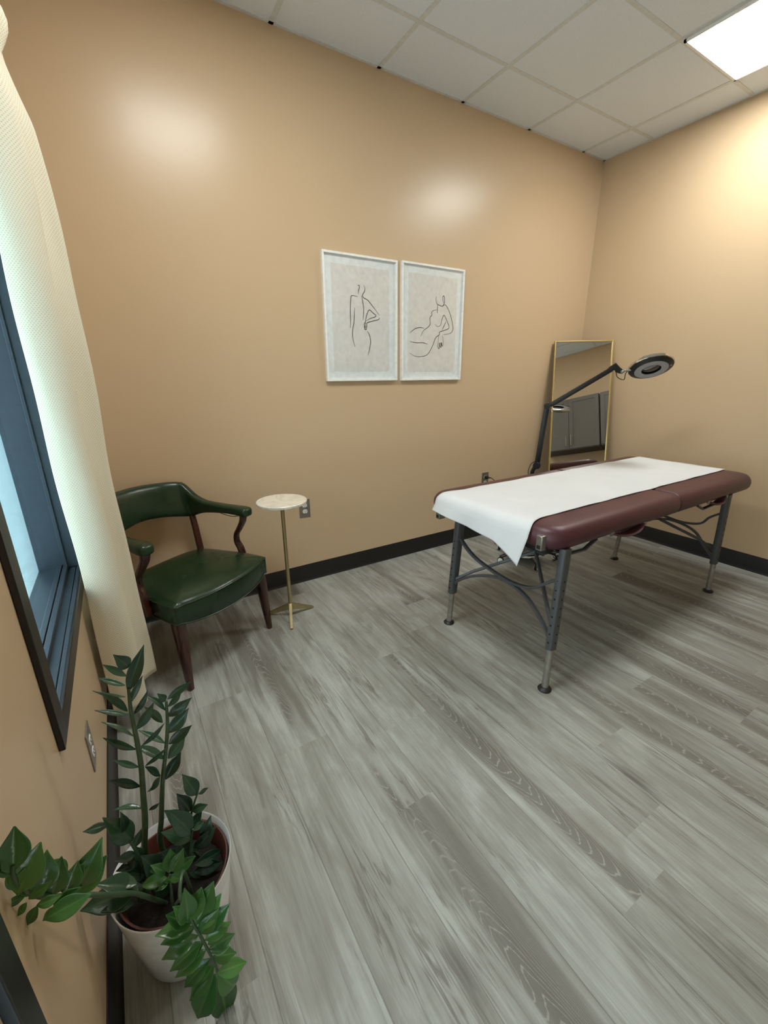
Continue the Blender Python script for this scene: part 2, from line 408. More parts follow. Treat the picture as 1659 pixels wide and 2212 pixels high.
# window in the left wall: casing, inner frame, sill with tracks, glass
win = thing('window_1', None, None, (0, (WY0+WY1)/2, WZ0), kind='structure')
FX = 0.012; CW = 0.058; CH = 0.05
c = MB()
c.box(0, FX, WY0-CW, WY0+0.002, WZ0-CH, WZ1+CW).box(0, FX, WY1-0.002, WY1+CW, WZ0-CH, WZ1+CW)
c.box(0, FX, WY0, WY1, WZ0-CH, WZ0+0.002).box(0, FX, WY0, WY1, WZ1, WZ1+CW)
obj('window_casing', c, FRAME, win, bevel=0.002)
c = MB()
D0 = -0.125
c.box(D0, 0.002, WY1-0.012, WY1, WZ0, WZ1).box(D0, 0.002, WY0, WY0+0.012, WZ0, WZ1).box(D0, 0.002, WY0, WY1, WZ1-0.012, WZ1)
c.box(-0.045, -0.035, WY1-0.022, WY1-0.012, WZ0, WZ1)
obj('window_jamb', c, SILLM, win, bevel=0.001)
c = MB()
c.box(D0, -0.066, WY0, WY1, WZ0-0.012, WZ0+0.006).box(-0.066, -0.052, WY0, WY1, WZ0-0.012, WZ0+0.014)
c.box(-0.048, -0.034, WY0, WY1, WZ0-0.012, WZ0+0.014).box(-0.052, -0.048, WY0, WY1, WZ0-0.012, WZ0+0.002)
c.box(-0.034, -0.010, WY0, WY1, WZ0-0.012, WZ0-0.001).box(-0.010, -0.006, WY0, WY1, WZ0-0.012, WZ0-0.005).box(-0.006, 0.004, WY0, WY1, WZ0-0.012, WZ0+0.003)
obj('window_sill', c, SILLM, win, bevel=0.0008)
obj('window_glass', MB().box(-0.117, -0.111, WY0+0.01, WY1-0.01, WZ0+0.003, WZ1-0.01), GLASS, win, smooth=False)

# glazed door in the left wall beside the camera
door = thing('door_1', None, None, (0, (DY0+DY1)/2, 0), kind='structure')
c = MB()
c.box(0, 0.014, DY1-0.002, DY1+0.045, 0, DZ1+0.045).box(0, 0.014, DY0-0.045, DY0+0.002, 0, DZ1+0.045).box(0, 0.014, DY0, DY1, DZ1-0.002, DZ1+0.045)
obj('door_frame', c, FRAME, door, bevel=0.002)
c = MB()
c.box(-0.075, -0.03, DY1-0.10, DY1, 0.005, DZ1).box(-0.075, -0.03, DY0, DY0+0.10, 0.005, DZ1)
c.box(-0.075, -0.03, DY0+0.1, DY1-0.1, 0.005, 0.25).box(-0.075, -0.03, DY0+0.1, DY1-0.1, DZ1-0.1, DZ1)
obj('door_leaf', c, SILLM, door, bevel=0.003)
obj('door_glass', MB().box(-0.056, -0.05, DY0+0.098, DY1-0.098, 0.248, DZ1-0.098), GLASS, door, smooth=False)

# outside: pavement and a white painted bay outline
struct('exterior_pavement', MB().box(-14, X0-0.0, -9, 26, -0.25, -0.15), PAVE, smooth=False)
s_ = MB()
def stripe(a, b, wd):
    a, b = Vector((*a, -0.15)), Vector((*b, -0.15)); d = (b-a).normalized(); q = Vector((-d.y, d.x, 0))*wd
    s_.add([a-q, b-q, b+q, a+q, a-q+Vector((0, 0, .004)), b-q+Vector((0, 0, .004)), b+q+Vector((0, 0, .004)), a+q+Vector((0, 0, .004))],
           [(0, 1, 2, 3), (4, 7, 6, 5), (0, 4, 5, 1), (1, 5, 6, 2), (2, 6, 7, 3), (3, 7, 4, 0)])
stripe((-5.5, 8.25), (-1.50, 8.25), 0.16); stripe((-5.5, 6.95), (-1.38, 6.95), 0.10); stripe((-1.62, 8.25), (-1.36, 6.75), 0.07)
o = obj('parking_bay_marking', s_, STRIPE, None, smooth=False)
o['label'] = 'white painted line marking on the pavement outside the window'; o['category'] = 'marking'

# ---------------------------------------------------------------- ceiling lights
def ceiling_light(x0, x1, y0, y1, label):
    t = thing('ceiling_light', label, 'light', ((x0+x1)/2, (y0+y1)/2, H-0.006), group='square ceiling light panels')
    f = MB(); e = 0.012
    f.box(x0, x1, y0, y0+e, H-0.006, H+0.006).box(x0, x1, y1-e, y1, H-0.006, H+0.006).box(x0, x0+e, y0, y1, H-0.006, H+0.006).box(x1-e, x1, y0, y1, H-0.006, H+0.006)
    obj('frame', f, WHITEF, t); obj('diffuser', MB().box(x0+e, x1-e, y0+e, y1-e, H-0.003, H+0.006), PANEL, t, smooth=False)
ceiling_light(3.012, 3.602, -1.562, -0.985, 'square glowing panel in the ceiling grid above the massage table')
ceiling_light(0.572, 1.162, -1.562, -0.985, 'square glowing panel in the ceiling above the floor before the green chair')

# ---------------------------------------------------------------- framed line drawings
def Zp(x, y): return 670+x/4.608, 510+y/4.608
def picture(x0, x1, z0, z1, lines, label):
    Y = -0.024
    t = thing('framed_picture', label, 'picture', ((x0+x1)/2, 0, z0), group='framed line drawings on the back wall')
    fw = 0.013; f = MB()
    f.box(x0, x1, Y, 0, z0, z0+fw).box(x0, x1, Y, 0, z1-fw, z1).box(x0, x0+fw, Y, 0, z0+fw, z1-fw).box(x1-fw, x1, Y, 0, z0+fw, z1-fw)
    obj('frame', f, WHITEF, t, bevel=0.0012)
    obj('mat_board', MB().box(x0+fw, x1-fw, -0.010, -0.004, z0+fw, z1-fw), MATB, t, smooth=False)
    mx, mz = 0.058, 0.060
    pr = obj('print', MB().box(x0+mx, x1-mx, -0.0112, -0.009, z0+mz, z1-mz), PRINTM, t, smooth=False)
    d = MB()
    for ln in lines:
        pts = []
        for q in ln:
            p = at(*Zp(*q), -0.0115); pts.append((p.x, p.z))
        pts = [(min(max(a, x0+mx), x1-mx), b) for a, b in pts]
        pts = catmull(pts, 5); n = len(pts)
        L, R = [], []
        for i, (a, b) in enumerate(pts):
            p0, p1 = pts[max(i-1, 0)], pts[min(i+1, n-1)]
            dx, dz = p1[0]-p0[0], p1[1]-p0[1]; l = math.hypot(dx, dz) or 1
            wd = 0.0024*(0.45+0.55*min(1, 4*min(i, n-1-i)/n))
            L.append((a-dz/l*wd, b+dx/l*wd)); R.append((a+dz/l*wd, b-dx/l*wd))
        d.rings([[(L[i][0], -0.0116, L[i][1]), (R[i][0], -0.0116, R[i][1]), (R[i][0], -0.0111, R[i][1]), (L[i][0], -0.0111, L[i][1])] for i in range(n)])
    obj('line_drawing', d, INK, pr, smooth=False)
    obj('pane', MB().box(x0+fw, x1-fw, -0.0185, -0.0165, z0+fw, z1-fw), CLEAR, t, smooth=False)
back_lines = [
    [(472, 492), (487, 490), (489, 515), (482, 540), (478, 575)], [(532, 490), (545, 520), (538, 555), (522, 585), (530, 612), (575, 640), (615, 690), (650, 735), (688, 790)],
    [(473, 602), (420, 592), (406, 610), (400, 700), (400, 800), (402, 860), (398, 915)], [(443, 712), (440, 790), (436, 860), (424, 930), (424, 1010), (447, 1102)],
    [(512, 592), (524, 660), (533, 730), (526, 838)], [(690, 812), (678, 832), (570, 862), (566, 890), (562, 930)], [(553, 895), (550, 850), (565, 780), (588, 735), (620, 760), (655, 798), (600, 820), (555, 845)],
    [(540, 895), (560, 900)], [(536, 912), (562, 915)], [(540, 928), (564, 932)], [(568, 945), (590, 985), (602, 1050), (592, 1120), (576, 1188)], [(548, 855), (538, 885), (548, 935)]]
recl_lines = [
    [(1258, 598), (1252, 630), (1264, 675), (1290, 690), (1318, 697), (1335, 665), (1336, 610), (1328, 594), (1320, 612), (1322, 645), (1332, 664)], [(1268, 680), (1266, 768)], [(1318, 700), (1345, 685), (1375, 730), (1400, 800), (1418, 880), (1420, 930), (1395, 968), (1325, 980)],
    [(1262, 735), (1225, 742), (1208, 765), (1212, 785), (1192, 815), (1195, 870), (1175, 905), (1130, 940), (1100, 998)],
    [(1243, 880), (1270, 900), (1298, 885), (1312, 830), (1332, 788), (1355, 830), (1382, 912), (1330, 940), (1290, 955), (1282, 985), (1248, 1015), (1215, 1100), (1165, 1180), (1095, 1200), (1035, 1192), (992, 1165)],
    [(1350, 850), (1335, 890), (1312, 935)], [(992, 965), (1040, 925), (1090, 910), (1135, 918)], [(992, 1050), (1060, 1062), (1120, 1062), (1170, 1076)],
    [(1282, 985), (1275, 1040), (1272, 1095), (1280, 1122), (1288, 1100), (1285, 1065), (1295, 1100), (1304, 1106), (1300, 1060), (1312, 1095), (1322, 1080), (1322, 1020), (1314, 990)], [(1290, 1062), (1282, 1075)], [(1306, 1058), (1312, 1088)]]
picture(1.377, 1.897, 1.318, 2.040, back_lines, 'white framed line drawing of a standing figure seen from behind, on the tan wall')
picture(1.932, 2.462, 1.316, 2.046, recl_lines, 'white framed line drawing of a reclining figure, hanging nearer the mirror')

# ---------------------------------------------------------------- wall outlets
def outlet(c, n, up, label, grp, hw=0.037, hh=0.062, plug=False):
    c, n, up = Vector(c), Vector(n), Vector(up); r = up.cross(n)
    t = thing('wall_outlet', label, 'outlet', tuple(c))
    if grp: t['group'] = grp
    obj('cover_plate', MB().obox(c+n*0.002, r, n, up, hw, 0.002, hh), STEEL, t, bevel=0.001)
    for s in (1, -1):
        k = c+up*(s*0.021)+n*0.004
        ring = []
        for i in range(20):
            th = 2*PI*i/20; ring.append((0.0165*math.cos(th), max(-0.0125, min(0.0125, 0.0165*math.sin(th)))))
        rec = MB().rings([[k+r*a+up*b+n*z for a, b in ring] for z in (-0.001, 0.0015)])
        ro = obj('receptacle', rec, WHITEP, t)
        sl = MB().obox(k+r*0.006+up*0.002+n*0.0015, r, n, up, 0.001, 0.0006, 0.0042).obox(k-r*0.006+up*0.002+n*0.0015, r, n, up, 0.001, 0.0006, 0.0035)
        sl.lathe(k-up*0.007+n*0.001, [(0.0022, 0), (0.0022, 0.0011)], 10, n)
        obj('slots', sl, HOLE, ro)
    obj('screw', MB().lathe(c+n*0.004, [(0.003, 0), (0.003, 0.001)], 12, n), CHROME, t)
    return t
outlet((1.180, 0, 0.520), (0, -1, 0), (0, 0, 1), 'steel wall outlet on the tan wall beside the marble table top', 'steel wall outlets')
outlet((2.805, 0, 0.500), (0, -1, 0), (0, 0, 1), 'wall outlet with a black plug in it, behind the massage table', 'steel wall outlets')
outlet((0, -1.305, 0.350), (1, 0, 0), (0, 0, 1), 'steel wall outlet under the window beside the potted plant', 'steel wall outlets')

# ---------------------------------------------------------------- curtain
def curtain():
    t = thing('curtain', 'cream dimpled curtain hanging floor length at the window corner', 'curtain', (0.08, -0.62, 0.09))
    # plan of the folds at the hem (x, y)
    plan = [(0.022, -0.860), (0.060, -0.868), (0.105, -0.862), (0.136, -0.842), (0.138, -0.815), (0.119, -0.778), (0.125, -0.748), (0.155, -0.728), (0.183, -0.714),
            (0.180, -0.698), (0.130, -0.680), (0.075, -0.660), (0.048, -0.628), (0.062, -0.595), (0.080, -0.570), (0.070, -0.548), (0.040, -0.535)]
    pl = catmull(plan, 7); NP = len(pl)
    acc = [0.0]
    for i in range(1, NP): acc.append(acc[-1]+math.hypot(pl[i][0]-pl[i-1][0], pl[i][1]-pl[i-1][1]))
    zs = [0.088+2.26*i/90 for i in range(91)]
    vs, uvs = [], []
    for z in zs:
        k = (z-0.088)/2.29
        for i, (x, y) in enumerate(pl):
            xr = (x-0.02)
            amp = 1.0 - 0.17*k + 0.06*math.sin(z*3.1+i*0.05)*k
            if z > 2.06: amp *= 1-0.22*min(1, (z-2.06)/0.15)
            if z > 2.225: amp *= 1+0.26*math.sin(min(1, (z-2.225)/0.12)*PI*0.9)
            wob = 0.004*math.sin(z*5.2+y*9)+0.003*math.sin(z*11+i*0.21)
            vs.append(Vector((0.02+xr*amp+wob*(0.4+k), y+0.012*math.sin(z*2.3+x*20)*k, z+0.045*(1-k)**3*max(0, min(1, (y+0.80)/0.08)))))
            uvs.append((acc[i], z))
    mb = MB(); fs = []
    for a in range(len(zs)-1):
        for i in range(NP-1):
            q = a*NP+i; fs.append((q, q+1, q+NP+1, q+NP))
    mb.add(vs, fs)
    o = obj('drape', mb, CLOTH, t, sharp=0)
    ul = o.data.uv_layers.new(name='UVMap')
    for lp in o.data.loops: ul.data[lp.index].uv = uvs[lp.vertex_index]
    sm = o.modifiers.new('thickness', 'SOLIDIFY'); sm.thickness = 0.0016
    hm = MB(); zz = 0.120
    hem = [Vector((vs[i].x, vs[i].y, 0)) for i in range(NP)]
    obj('curtain_rod', MB().sweep([(0.075, y, 2.27) for y in (-1.85, -1.2, -0.7, -0.42)], 0.008, n=16), BRASS, t)
    for y in (-1.80, -0.44): obj('rod_bracket', MB().box(0, 0.075, y-0.006, y+0.006, 2.255, 2.267).box(0, 0.006, y-0.015, y+0.015, 2.22, 2.30), BRASS, t)
curtain()

# ---------------------------------------------------------------- green armchair
def armchair():
    O = Vector((0.5325, -0.5885, 0)); A = Vector((0.837, 0.547, 0)); B = Vector((-0.547, 0.837, 0))
    def L(a, b, z): return O+A*a+B*b+Vector((0, 0, z))
    t = thing('armchair', 'green leather barrel back armchair on dark wooden legs beside the curtain', 'chair', tuple(L(0, 0.2, 0)))
    # seat: closed outline in plan, rings give the crowned cushion and scalloped lower edge
    half = [(0.0, -0.055), (0.10, -0.050), (0.19, -0.034), (0.255, -0.014), (0.282, -0.010), (0.290, 0.012), (0.288, 0.10), (0.275, 0.20), (0.258, 0.30), (0.238, 0.375), (0.20, 0.415), (0.12, 0.435), (0.0, 0.44)]
    out = catmull(half, 5); outl = out + [(-a, b) for a, b in reversed(out[1:-1])]
    def lowz(a, b):
        if b < 0.02: return 0.338 - 0.028*math.cos(min(1, abs(a)/0.27)*PI/2)**0.6
        return 0.338 + 0.008*math.sin(min(1, b/0.4)*PI)
    cx, cy = 0, 0.2; rings = []
    def ring(sc, zf): return [L(cx+(a-cx)*sc, cy+(b-cy)*sc, zf(a, b)) for a, b in outl]
    rings.append(ring(0.90, lambda a, b: 0.345)); rings.append(ring(0.985, lambda a, b: lowz(a, b)+0.000))
    rings.append(ring(1.0, lambda a, b: lowz(a, b)+0.008)); rings.append(ring(1.004, lambda a, b: 0.385)); rings.append(ring(1.0, lambda a, b: 0.420))
    rings.append(ring(0.985, lambda a, b: 0.430)); rings.append(ring(0.93, lambda a, b: 0.440)); rings.append(ring(0.80, lambda a, b: 0.449))
    rings.append(ring(0.6, lambda a, b: 0.454)); rings.append(ring(0.35, lambda a, b: 0.453)); rings.append(ring(0.1, lambda a, b: 0.451))
    seat = obj('seat', MB().rings(rings), LEATHER, t, sharp=0)
    pip = MB(); top = [L(a*0.998, cy+(b-cy)*0.998, 0.4245) for a, b in outl]; pip.sweep(top+[top[0], top[1]], 0.0032, n=8)
    bot = [L(a*0.998, cy+(b-cy)*0.998, lowz(a, b)+0.006) for a, b in outl]; pip.sweep(bot+[bot[0], bot[1]], 0.003, n=8)
    obj('piping', pip, LEATHER, seat)
    # back and arms in one upholstered sweep: a, b, bottom, top, half thickness
    hp = [(0.274, 0.060, 0.652, 0.696, .030), (0.275, 0.095, 0.650, 0.701, .033), (0.274, 0.165, 0.655, 0.701, .030), (0.268, 0.255, 0.652, 0.703, .027), (0.256, 0.345, 0.645, 0.714, .025),
          (0.246, 0.400, 0.630, 0.744, .024), (0.237, 0.440, 0.618, 0.796, .024), (0.212, 0.474, 0.618, 0.810, .025), (0.150, 0.505, 0.630, 0.815, .027), (0.075, 0.520, 0.642, 0.820, .028), (0.0, 0.525, 0.648, 0.822, .028)]
    full = hp + [(-a-(0.014 if b < 0.3 else 0.0), b+(0.022 if b < 0.1 else 0.0), z0, z1, k) for a, b, z0, z1, k in reversed(hp[:-1])]
    sm_ = catmull(full, 6); N = len(sm_); rg = []
    for i, (a, b, z0, z1, k) in enumerate(sm_):
        p0, p1 = sm_[max(i-1, 0)], sm_[min(i+1, N-1)]
        tx, ty = p1[0]-p0[0], p1[1]-p0[1]; l = math.hypot(tx, ty); nx, ny = -ty/l, tx/l
        e = min(i, N-1-i); sc = 1.0 if e > 3 else (0.35, 0.75, 0.92, 0.985)[e]
        zc, hh = (z0+z1)/2, (z1-z0)/2*sc; kk = k*sc; r = []
        lean = max(0, min(1, (hh-0.03)/0.05))
        for q in range(20):
            th = 2*PI*q/20; c, s = math.cos(th), math.sin(th); ex = 0.58
            w_ = kk*math.copysign(abs(c)**ex, c); h_ = hh*math.copysign(abs(s)**ex, s)
            z = zc+h_; lb = lean*(z-0.65)*0.20
            r.append(L(a+nx*w_, b+ny*w_+lb, z))
        rg.append(r)
    back = obj('backrest', MB().rings(rg), LEATHER, t, sharp=0)
    for s in (1, -1):   # seam welts where back meets arms
        i = 6*6+2 if s == 1 else N-1-(6*6+2)
        obj('seam', MB().sweep(rg[i]+rg[i][:2], 0.002, n=6), LEATHER, back)
    for s in (1, -1):
        e = 0.0 if s > 0 else 0.016
        pts = catmull([(s*(0.272+e), 0.100+e, 0.655), (s*(0.272+e), 0.110+e, 0.62), (s*(0.274+e), 0.140+e, 0.575), (s*(0.276+e), 0.168+e, 0.535), (s*(0.280+e), 0.172+e, 0.49), (s*(0.284+e), 0.155+e, 0.45), (s*(0.284+e), 0.135+e, 0.36)], 5)
        n = len(pts); rr = [0.016+0.008*abs(2*i/(n-1)-1) for i in range(n)]
        obj('arm_support', MB().sweep([L(*p) for p in pts], [0.012]*n, rr, n=12, up=tuple(A), sq=3), WOOD, t)
        obj('back_post', MB().sweep([L(s*0.236, 0.445, 0.66), L(s*0.234, 0.425, 0.55), L(s*0.232, 0.405, 0.40)], [0.012, 0.013, 0.014], [0.016, 0.017, 0.018], n=10, up=tuple(A), sq=3), WOOD, t)
        obj('leg', MB().sweep([L(s*0.262, 0.022, 0.352), L(s*0.264, 0.016, 0.24), L(s*0.268, 0.008, 0.12), L(s*0.272, 0.0, 0)], [0.027, 0.024, 0.019, 0.013], n=14, up=tuple(A), sq=3.2), WOOD, t)
        obj('leg', MB().sweep([L(s*0.225, 0.385, 0.352), L(s*0.228, 0.395, 0.24), L(s*0.232, 0.41, 0.12), L(s*0.236, 0.43, 0)], [0.022, 0.020, 0.017, 0.013], n=12, up=tuple(A), sq=3.2), WOOD, t)
    loose = catmull([L(0.272, 0.30, 0.655), L(0.275, 0.25, 0.642), L(0.277, 0.19, 0.636), L(0.277, 0.15, 0.642), L(0.276, 0.12, 0.654)], 6)
    obj('loose_piping', MB().sweep(loose, 0.0022, n=6), WIREM, t)
armchair()

# ---------------------------------------------------------------- side table
def side_table():
    c = Vector((0.908, -0.385, 0)); t = thing('side_table', 'small round marble table on a thin brass pedestal beside the green chair', 'table', tuple(c))
    z = 0.712
    obj('tabletop', MB().lathe(c, [(0.128, z-0.018), (0.133, z-0.016), (0.135, z-0.012), (0.135, z-0.003), (0.132, z), (0.06, z)], 64), MARBLE, t)
    obj('pole', MB().lathe(c, [(0.0105, 0.055), (0.0105, z-0.026)], 24).lathe(c, [(0.03, z-0.026), (0.03, z-0.018)], 24), BRASS, t)
    for ang in (-109, 8, 140):
        d = Vector((math.cos(math.radians(ang)), math.sin(math.radians(ang)), 0)); s = Vector((-d.y, d.x, 0))
        rg = []
        for r, w_, z0, z1 in ((0.0, 0.0085, 0.048, 0.090), (0.012, 0.0085, 0.044, 0.084), (0.125, 0.0075, 0.004, 0.022), (0.150, 0.0072, 0.0, 0.010)):
            p = c+d*r; rg.append([p-s*w_+Vector((0, 0, z0)), p+s*w_+Vector((0, 0, z0)), p+s*w_+Vector((0, 0, z1)), p-s*w_+Vector((0, 0, z1))])
        obj('leg', MB().rings(rg), BRASS, t, bevel=0.001)
side_table()

# ---------------------------------------------------------------- leaning mirror
def mirror():
    TL = Vector((3.495, -0.022, 1.616)); T_ = Vector((0.8, -0.6, 0)); a = math.radians(12)
    D = Vector((-0.6*math.sin(a), -0.8*math.sin(a), -math.cos(a))); Nn = T_.cross(D)
    if Nn.dot(CAM-TL) < 0: Nn = -Nn
    Wd = 0.479; Lh = TL.z/math.cos(a)-0.001; fw = 0.011; dp = 0.014
    base = TL+D*Lh+T_*(Wd/2)
    t = thing('floor_mirror', 'tall thin gold framed mirror leaning in the room corner behind the table', 'mirror', tuple(base))
    f = MB()
    def bar(c, hx, hd): f.obox(c, T_, D, Nn, hx, hd, dp)
    bar(TL+T_*(fw/2)+D*(Lh/2), fw/2, Lh/2); bar(TL+T_*(Wd-fw/2)+D*(Lh/2), fw/2, Lh/2)
    bar(TL+T_*(Wd/2)+D*(fw/2), Wd/2-fw, fw/2); bar(TL+T_*(Wd/2)+D*(Lh-fw/2), Wd/2-fw, fw/2)
    obj('frame', f, GOLD, t, bevel=0.0015)
    obj('mirror_glass', MB().obox(TL+T_*(Wd/2)+D*(Lh/2)+Nn*0.004, T_, D, Nn, Wd/2-fw, Lh/2-fw, 0.002), MIRROR, t, smooth=False)
    obj('backing', MB().obox(TL+T_*(Wd/2)+D*(Lh/2)-Nn*0.004, T_, D, Nn, Wd/2-fw, Lh/2-fw, 0.004), BLACK, t, smooth=False)
mirror()

# ---------------------------------------------------------------- magnifier lamp on casters
def lamp():
    bx, by = 2.718, -0.552
    t = thing('magnifier_lamp', 'black articulated magnifier lamp on a caster base behind the massage table', 'lamp', (bx, by, 0))
    c = Vector((bx, by, 0))
    bs = obj('base', MB().lathe(c, [(0.05, 0.052), (0.135, 0.056), (0.142, 0.066), (0.135, 0.084), (0.06, 0.10), (0.03, 0.12)], 40), BLACK, t)
    obj('base_trim', MB().lathe(c, [(0.140, 0.060), (0.1475, 0.062), (0.1475, 0.070), (0.140, 0.073)], 48), WHITEP, bs)
    for k in range(5):
        an = math.radians(100+72*k); d = Vector((math.cos(an), math.sin(an), 0)); s = Vector((-d.y, d.x, 0))
        lg = obj('leg', MB().sweep([c+d*0.08+Vector((0, 0, 0.058)), c+d*0.17+Vector((0, 0, 0.060)), c+d*0.225+Vector((0, 0, 0.052))], [0.018, 0.015, 0.013], [0.010, 0.009, 0.008], n=10, up=(0, 0, 1), sq=3), BLACK, t)
        k_ = c+d*0.222+Vector((0, 0, 0.024)); ax = (s*0.6+d*0.8).normalized()
        cs = obj('caster', MB().lathe(k_-ax*0.010, [(0.018, 0), (0.024, 0.003), (0.024, 0.017), (0.018, 0.020)], 20, ax).lathe(k_+Vector((0, 0, 0.012)), [(0.008, 0), (0.008, 0.02)], 10), BLACK, lg)
        obj('caster_cover', MB().lathe(k_-ax*0.0145, [(0.017, 0), (0.019, 0.003)], 20, ax).lathe(k_+ax*0.0115, [(0.019, 0), (0.017, 0.003)], 20, ax), WHITEP, cs)
    obj('pole', MB().lathe(c, [(0.016, 0.10), (0.0135, 0.12), (0.0135, 0.67)], 20), BLACKM, t)
    P1 = Vector((2.737, -0.570, 0.726)); P2 = Vector((2.7565, -0.590, 1.142)); P3 = Vector((3.012, -0.869, 1.384)); P4 = Vector((3.048, -0.907, 1.362))
    H0 = CAM+2.70*ray(1406, 793)
    br = MB().lathe(P1-Vector((0.0, 0, 0)), [(0.022, -0.014), (0.026, -0.010), (0.026, 0.010), (0.022, 0.014)], 20, (0.8, 0.55, 0)).sweep([(bx, by, 0.64), (bx, by, 0.68), tuple(P1-Vector((0.010, -0.008, 0.012)))], 0.014, n=10)
    obj('bracket', br, BLACKM, t)
    side = Vector((0.737, 0.676, 0))
    def arm(a, b, hw, hh, nm):
        o_ = MB().sweep([a, a+(b-a)*0.04, a+(b-a)*0.96, b], [hw*0.8, hw, hw, hw*0.8], [hh*0.8, hh, hh, hh*0.8], n=12, up=tuple(side), sq=4)
        return obj(nm, o_, BLACKM, t)
    arm(P1, P2+Vector((0, 0, 0.005)), 0.018, 0.012, 'lower_arm')
    ua = arm(P2+(P3-P2)*0.05+Vector((0.0, 0.0, -0.008)), P3, 0.016, 0.012, 'upper_arm')
    j = MB().lathe(P2, [(0.019, -0.018), (0.021, -0.015), (0.021, 0.015), (0.019, 0.018)], 18, tuple(side)).sweep([P2+Vector((-0.008, 0.01, 0.0)), P2+(P3-P2)*0.12+Vector((0, 0, -0.01))], [0.014, 0.013], n=10)
    el = obj('elbow_joint', j, BLACKM, t)
    obj('joint_knob', MB().lathe(P2+Vector((0.028, -0.018, 0.022)), [(0.008, -0.02), (0.010, -0.016), (0.010, 0.0), (0.008, 0.004)], 14, (0, 0, 1)), CHROME, el)
    obj('joint_knob', MB().lathe(P2+Vector((0.028, -0.018, -0.03)), [(0.008, -0.012), (0.010, -0.008), (0.010, 0.006)], 14, (0, 0, 1)), CHROME, el)
    hd = (H0-P4).normalized()
    nk = MB().sweep([P3+Vector((-0.016, 0.013, -0.010)), P3+Vector((0.006, -0.005, 0.012)), P3+(P4-P3)*0.55, P4+Vector((0.006, -0.005, -0.004))], [0.017, 0.021, 0.019, 0.012], [0.012, 0.014, 0.013, 0.010], n=12, up=tuple(side), sq=3.5)
    obj('neck_joint', nk, BLACKM, t)
    # head axes from its tilt
    v = (H0-CAM).normalized(); rr = v.cross(Vector((0, 0, 1))).normalized(); uu_ = rr.cross(v)
    th = math.radians(15); s_ = 0.50
    n = (-v*s_ + (rr*math.sin(th) - uu_*math.cos(th))*math.sqrt(1-s_*s_)).normalized()
    edge = (P4-H0); edge = (edge-n*edge.dot(n)).normalized(); R0 = 0.124
    rim_pt = H0+edge*R0
    obj('swivel', MB().sweep([P4, (P4+rim_pt)/2, rim_pt+(H0-rim_pt)*0.04], [0.007, 0.006, 0.009], n=10).lathe(P4-side*0.014, [(0.010, 0), (0.012, 0.003), (0.012, 0.009)], 16, tuple(-side)).sphere(P4-side*0.02, 0.009, 10).sweep([rim_pt-edge*0.02, rim_pt+edge*0.012], [0.014, 0.013], [0.010, 0.009], n=10), STEEL, t)
    head = obj('lamp_head', MB().lathe(H0, [(0.056, -0.014), (0.100, -0.018), (R0-0.003, -0.012), (R0, -0.006), (R0-0.001, 0.002), (R0-0.006, 0.007), (0.099, 0.019), (0.095, 0.021), (0.093, 0.017), (0.056, 0.015)], 64, tuple(n), cap=False), BLACK, t)
    obj('chrome_rim', MB().lathe(H0, [(R0-0.004, -0.016), (R0+0.0030, -0.013), (R0+0.0032, 0.002), (R0-0.001, 0.005)], 64, tuple(n), cap=False), CHROME, head)
    obj('led_ring', MB().lathe(H0, [(0.0935, 0.017), (0.0935, 0.0205), (0.076, 0.022), (0.0545, 0.0205), (0.0545, 0.015)], 64, tuple(n), cap=False), LEDRING, head)
    obj('magnifying_lens', MB().lathe(H0, [(0.002, -0.007), (0.03, -0.006), (0.0562, -0.002), (0.0562, 0.006), (0.03, 0.0125), (0.002, 0.0135)], 48, tuple(n)), LENS, head)
    ft = n.cross(edge).normalized(); fp = H0-edge*0.103+ft*(-0.02)+n*0.0155
    obj('switch', MB().obox(fp, edge, ft, n, 0.005, 0.007, 0.002), CHROME, head, bevel=0.001)
    cb = catmull([P3+Vector((0.014, -0.011, -0.012)), P3+Vector((0.025, -0.020, -0.055)), (P4+rim_pt)/2+Vector((0, 0, -0.055)), (P4*0.4+rim_pt*0.6)+Vector((0, 0, -0.02)), rim_pt+Vector((0, 0, 0.0))], 8)
    obj('cable', MB().sweep(cb, 0.0026, n=8), BLACK, t)
    cb = catmull([P1+Vector((-0.01, 0.008, 0.03)), P1+Vector((-0.040, 0.02, 0.01)), P1+Vector((-0.055, 0.025, -0.05)), P1+Vector((-0.030, 0.018, -0.12)), (bx-0.02, by+0.012, 0.4), (bx-0.02, by+0.01, 0.2), (bx+0.02, by+0.05, 0.12)], 8)
    obj('cable', MB().sweep(cb, 0.0028, n=8), BLACK, t)
    # power cord and plug in the outlet behind
    pc = catmull([(2.812, -0.030, 0.521), (2.822, -0.06, 0.520), (2.85, -0.085, 0.47), (2.86, -0.08, 0.30), (2.83, -0.09, 0.10), (2.80, -0.14, 0.005), (2.74, -0.26, 0.005), (2.80, -0.38, 0.005), (2.90, -0.46, 0.006), (2.90, -0.53, 0.03), (2.81, -0.55, 0.080)], 8)
    cord = obj('power_cord', MB().sweep(pc, 0.003, n=8), BLACK, t)
    obj('plug', MB().obox((2.806, -0.018, 0.521), (1, 0, 0), (0, 1, 0), (0, 0, 1), 0.013, 0.0135, 0.012).sweep([(2.806, -0.030, 0.521), (2.822, -0.05, 0.520)], [0.007, 0.004], n=8), BLACK, cord, bevel=0.003)
    # spare coil of cord lying by the base
    coil = []
    for i in range(60):
        a = i/59*2*PI*2.6; coil.append((2.905+0.055*math.cos(a)+0.004*i/59, -0.735+0.048*math.sin(a), 0.006+0.035*(i/59)+0.012*math.sin(a*1.3)**2))
    obj('cord_coil', MB().sweep(coil, 0.003, n=6), BLACK, t)
lamp()

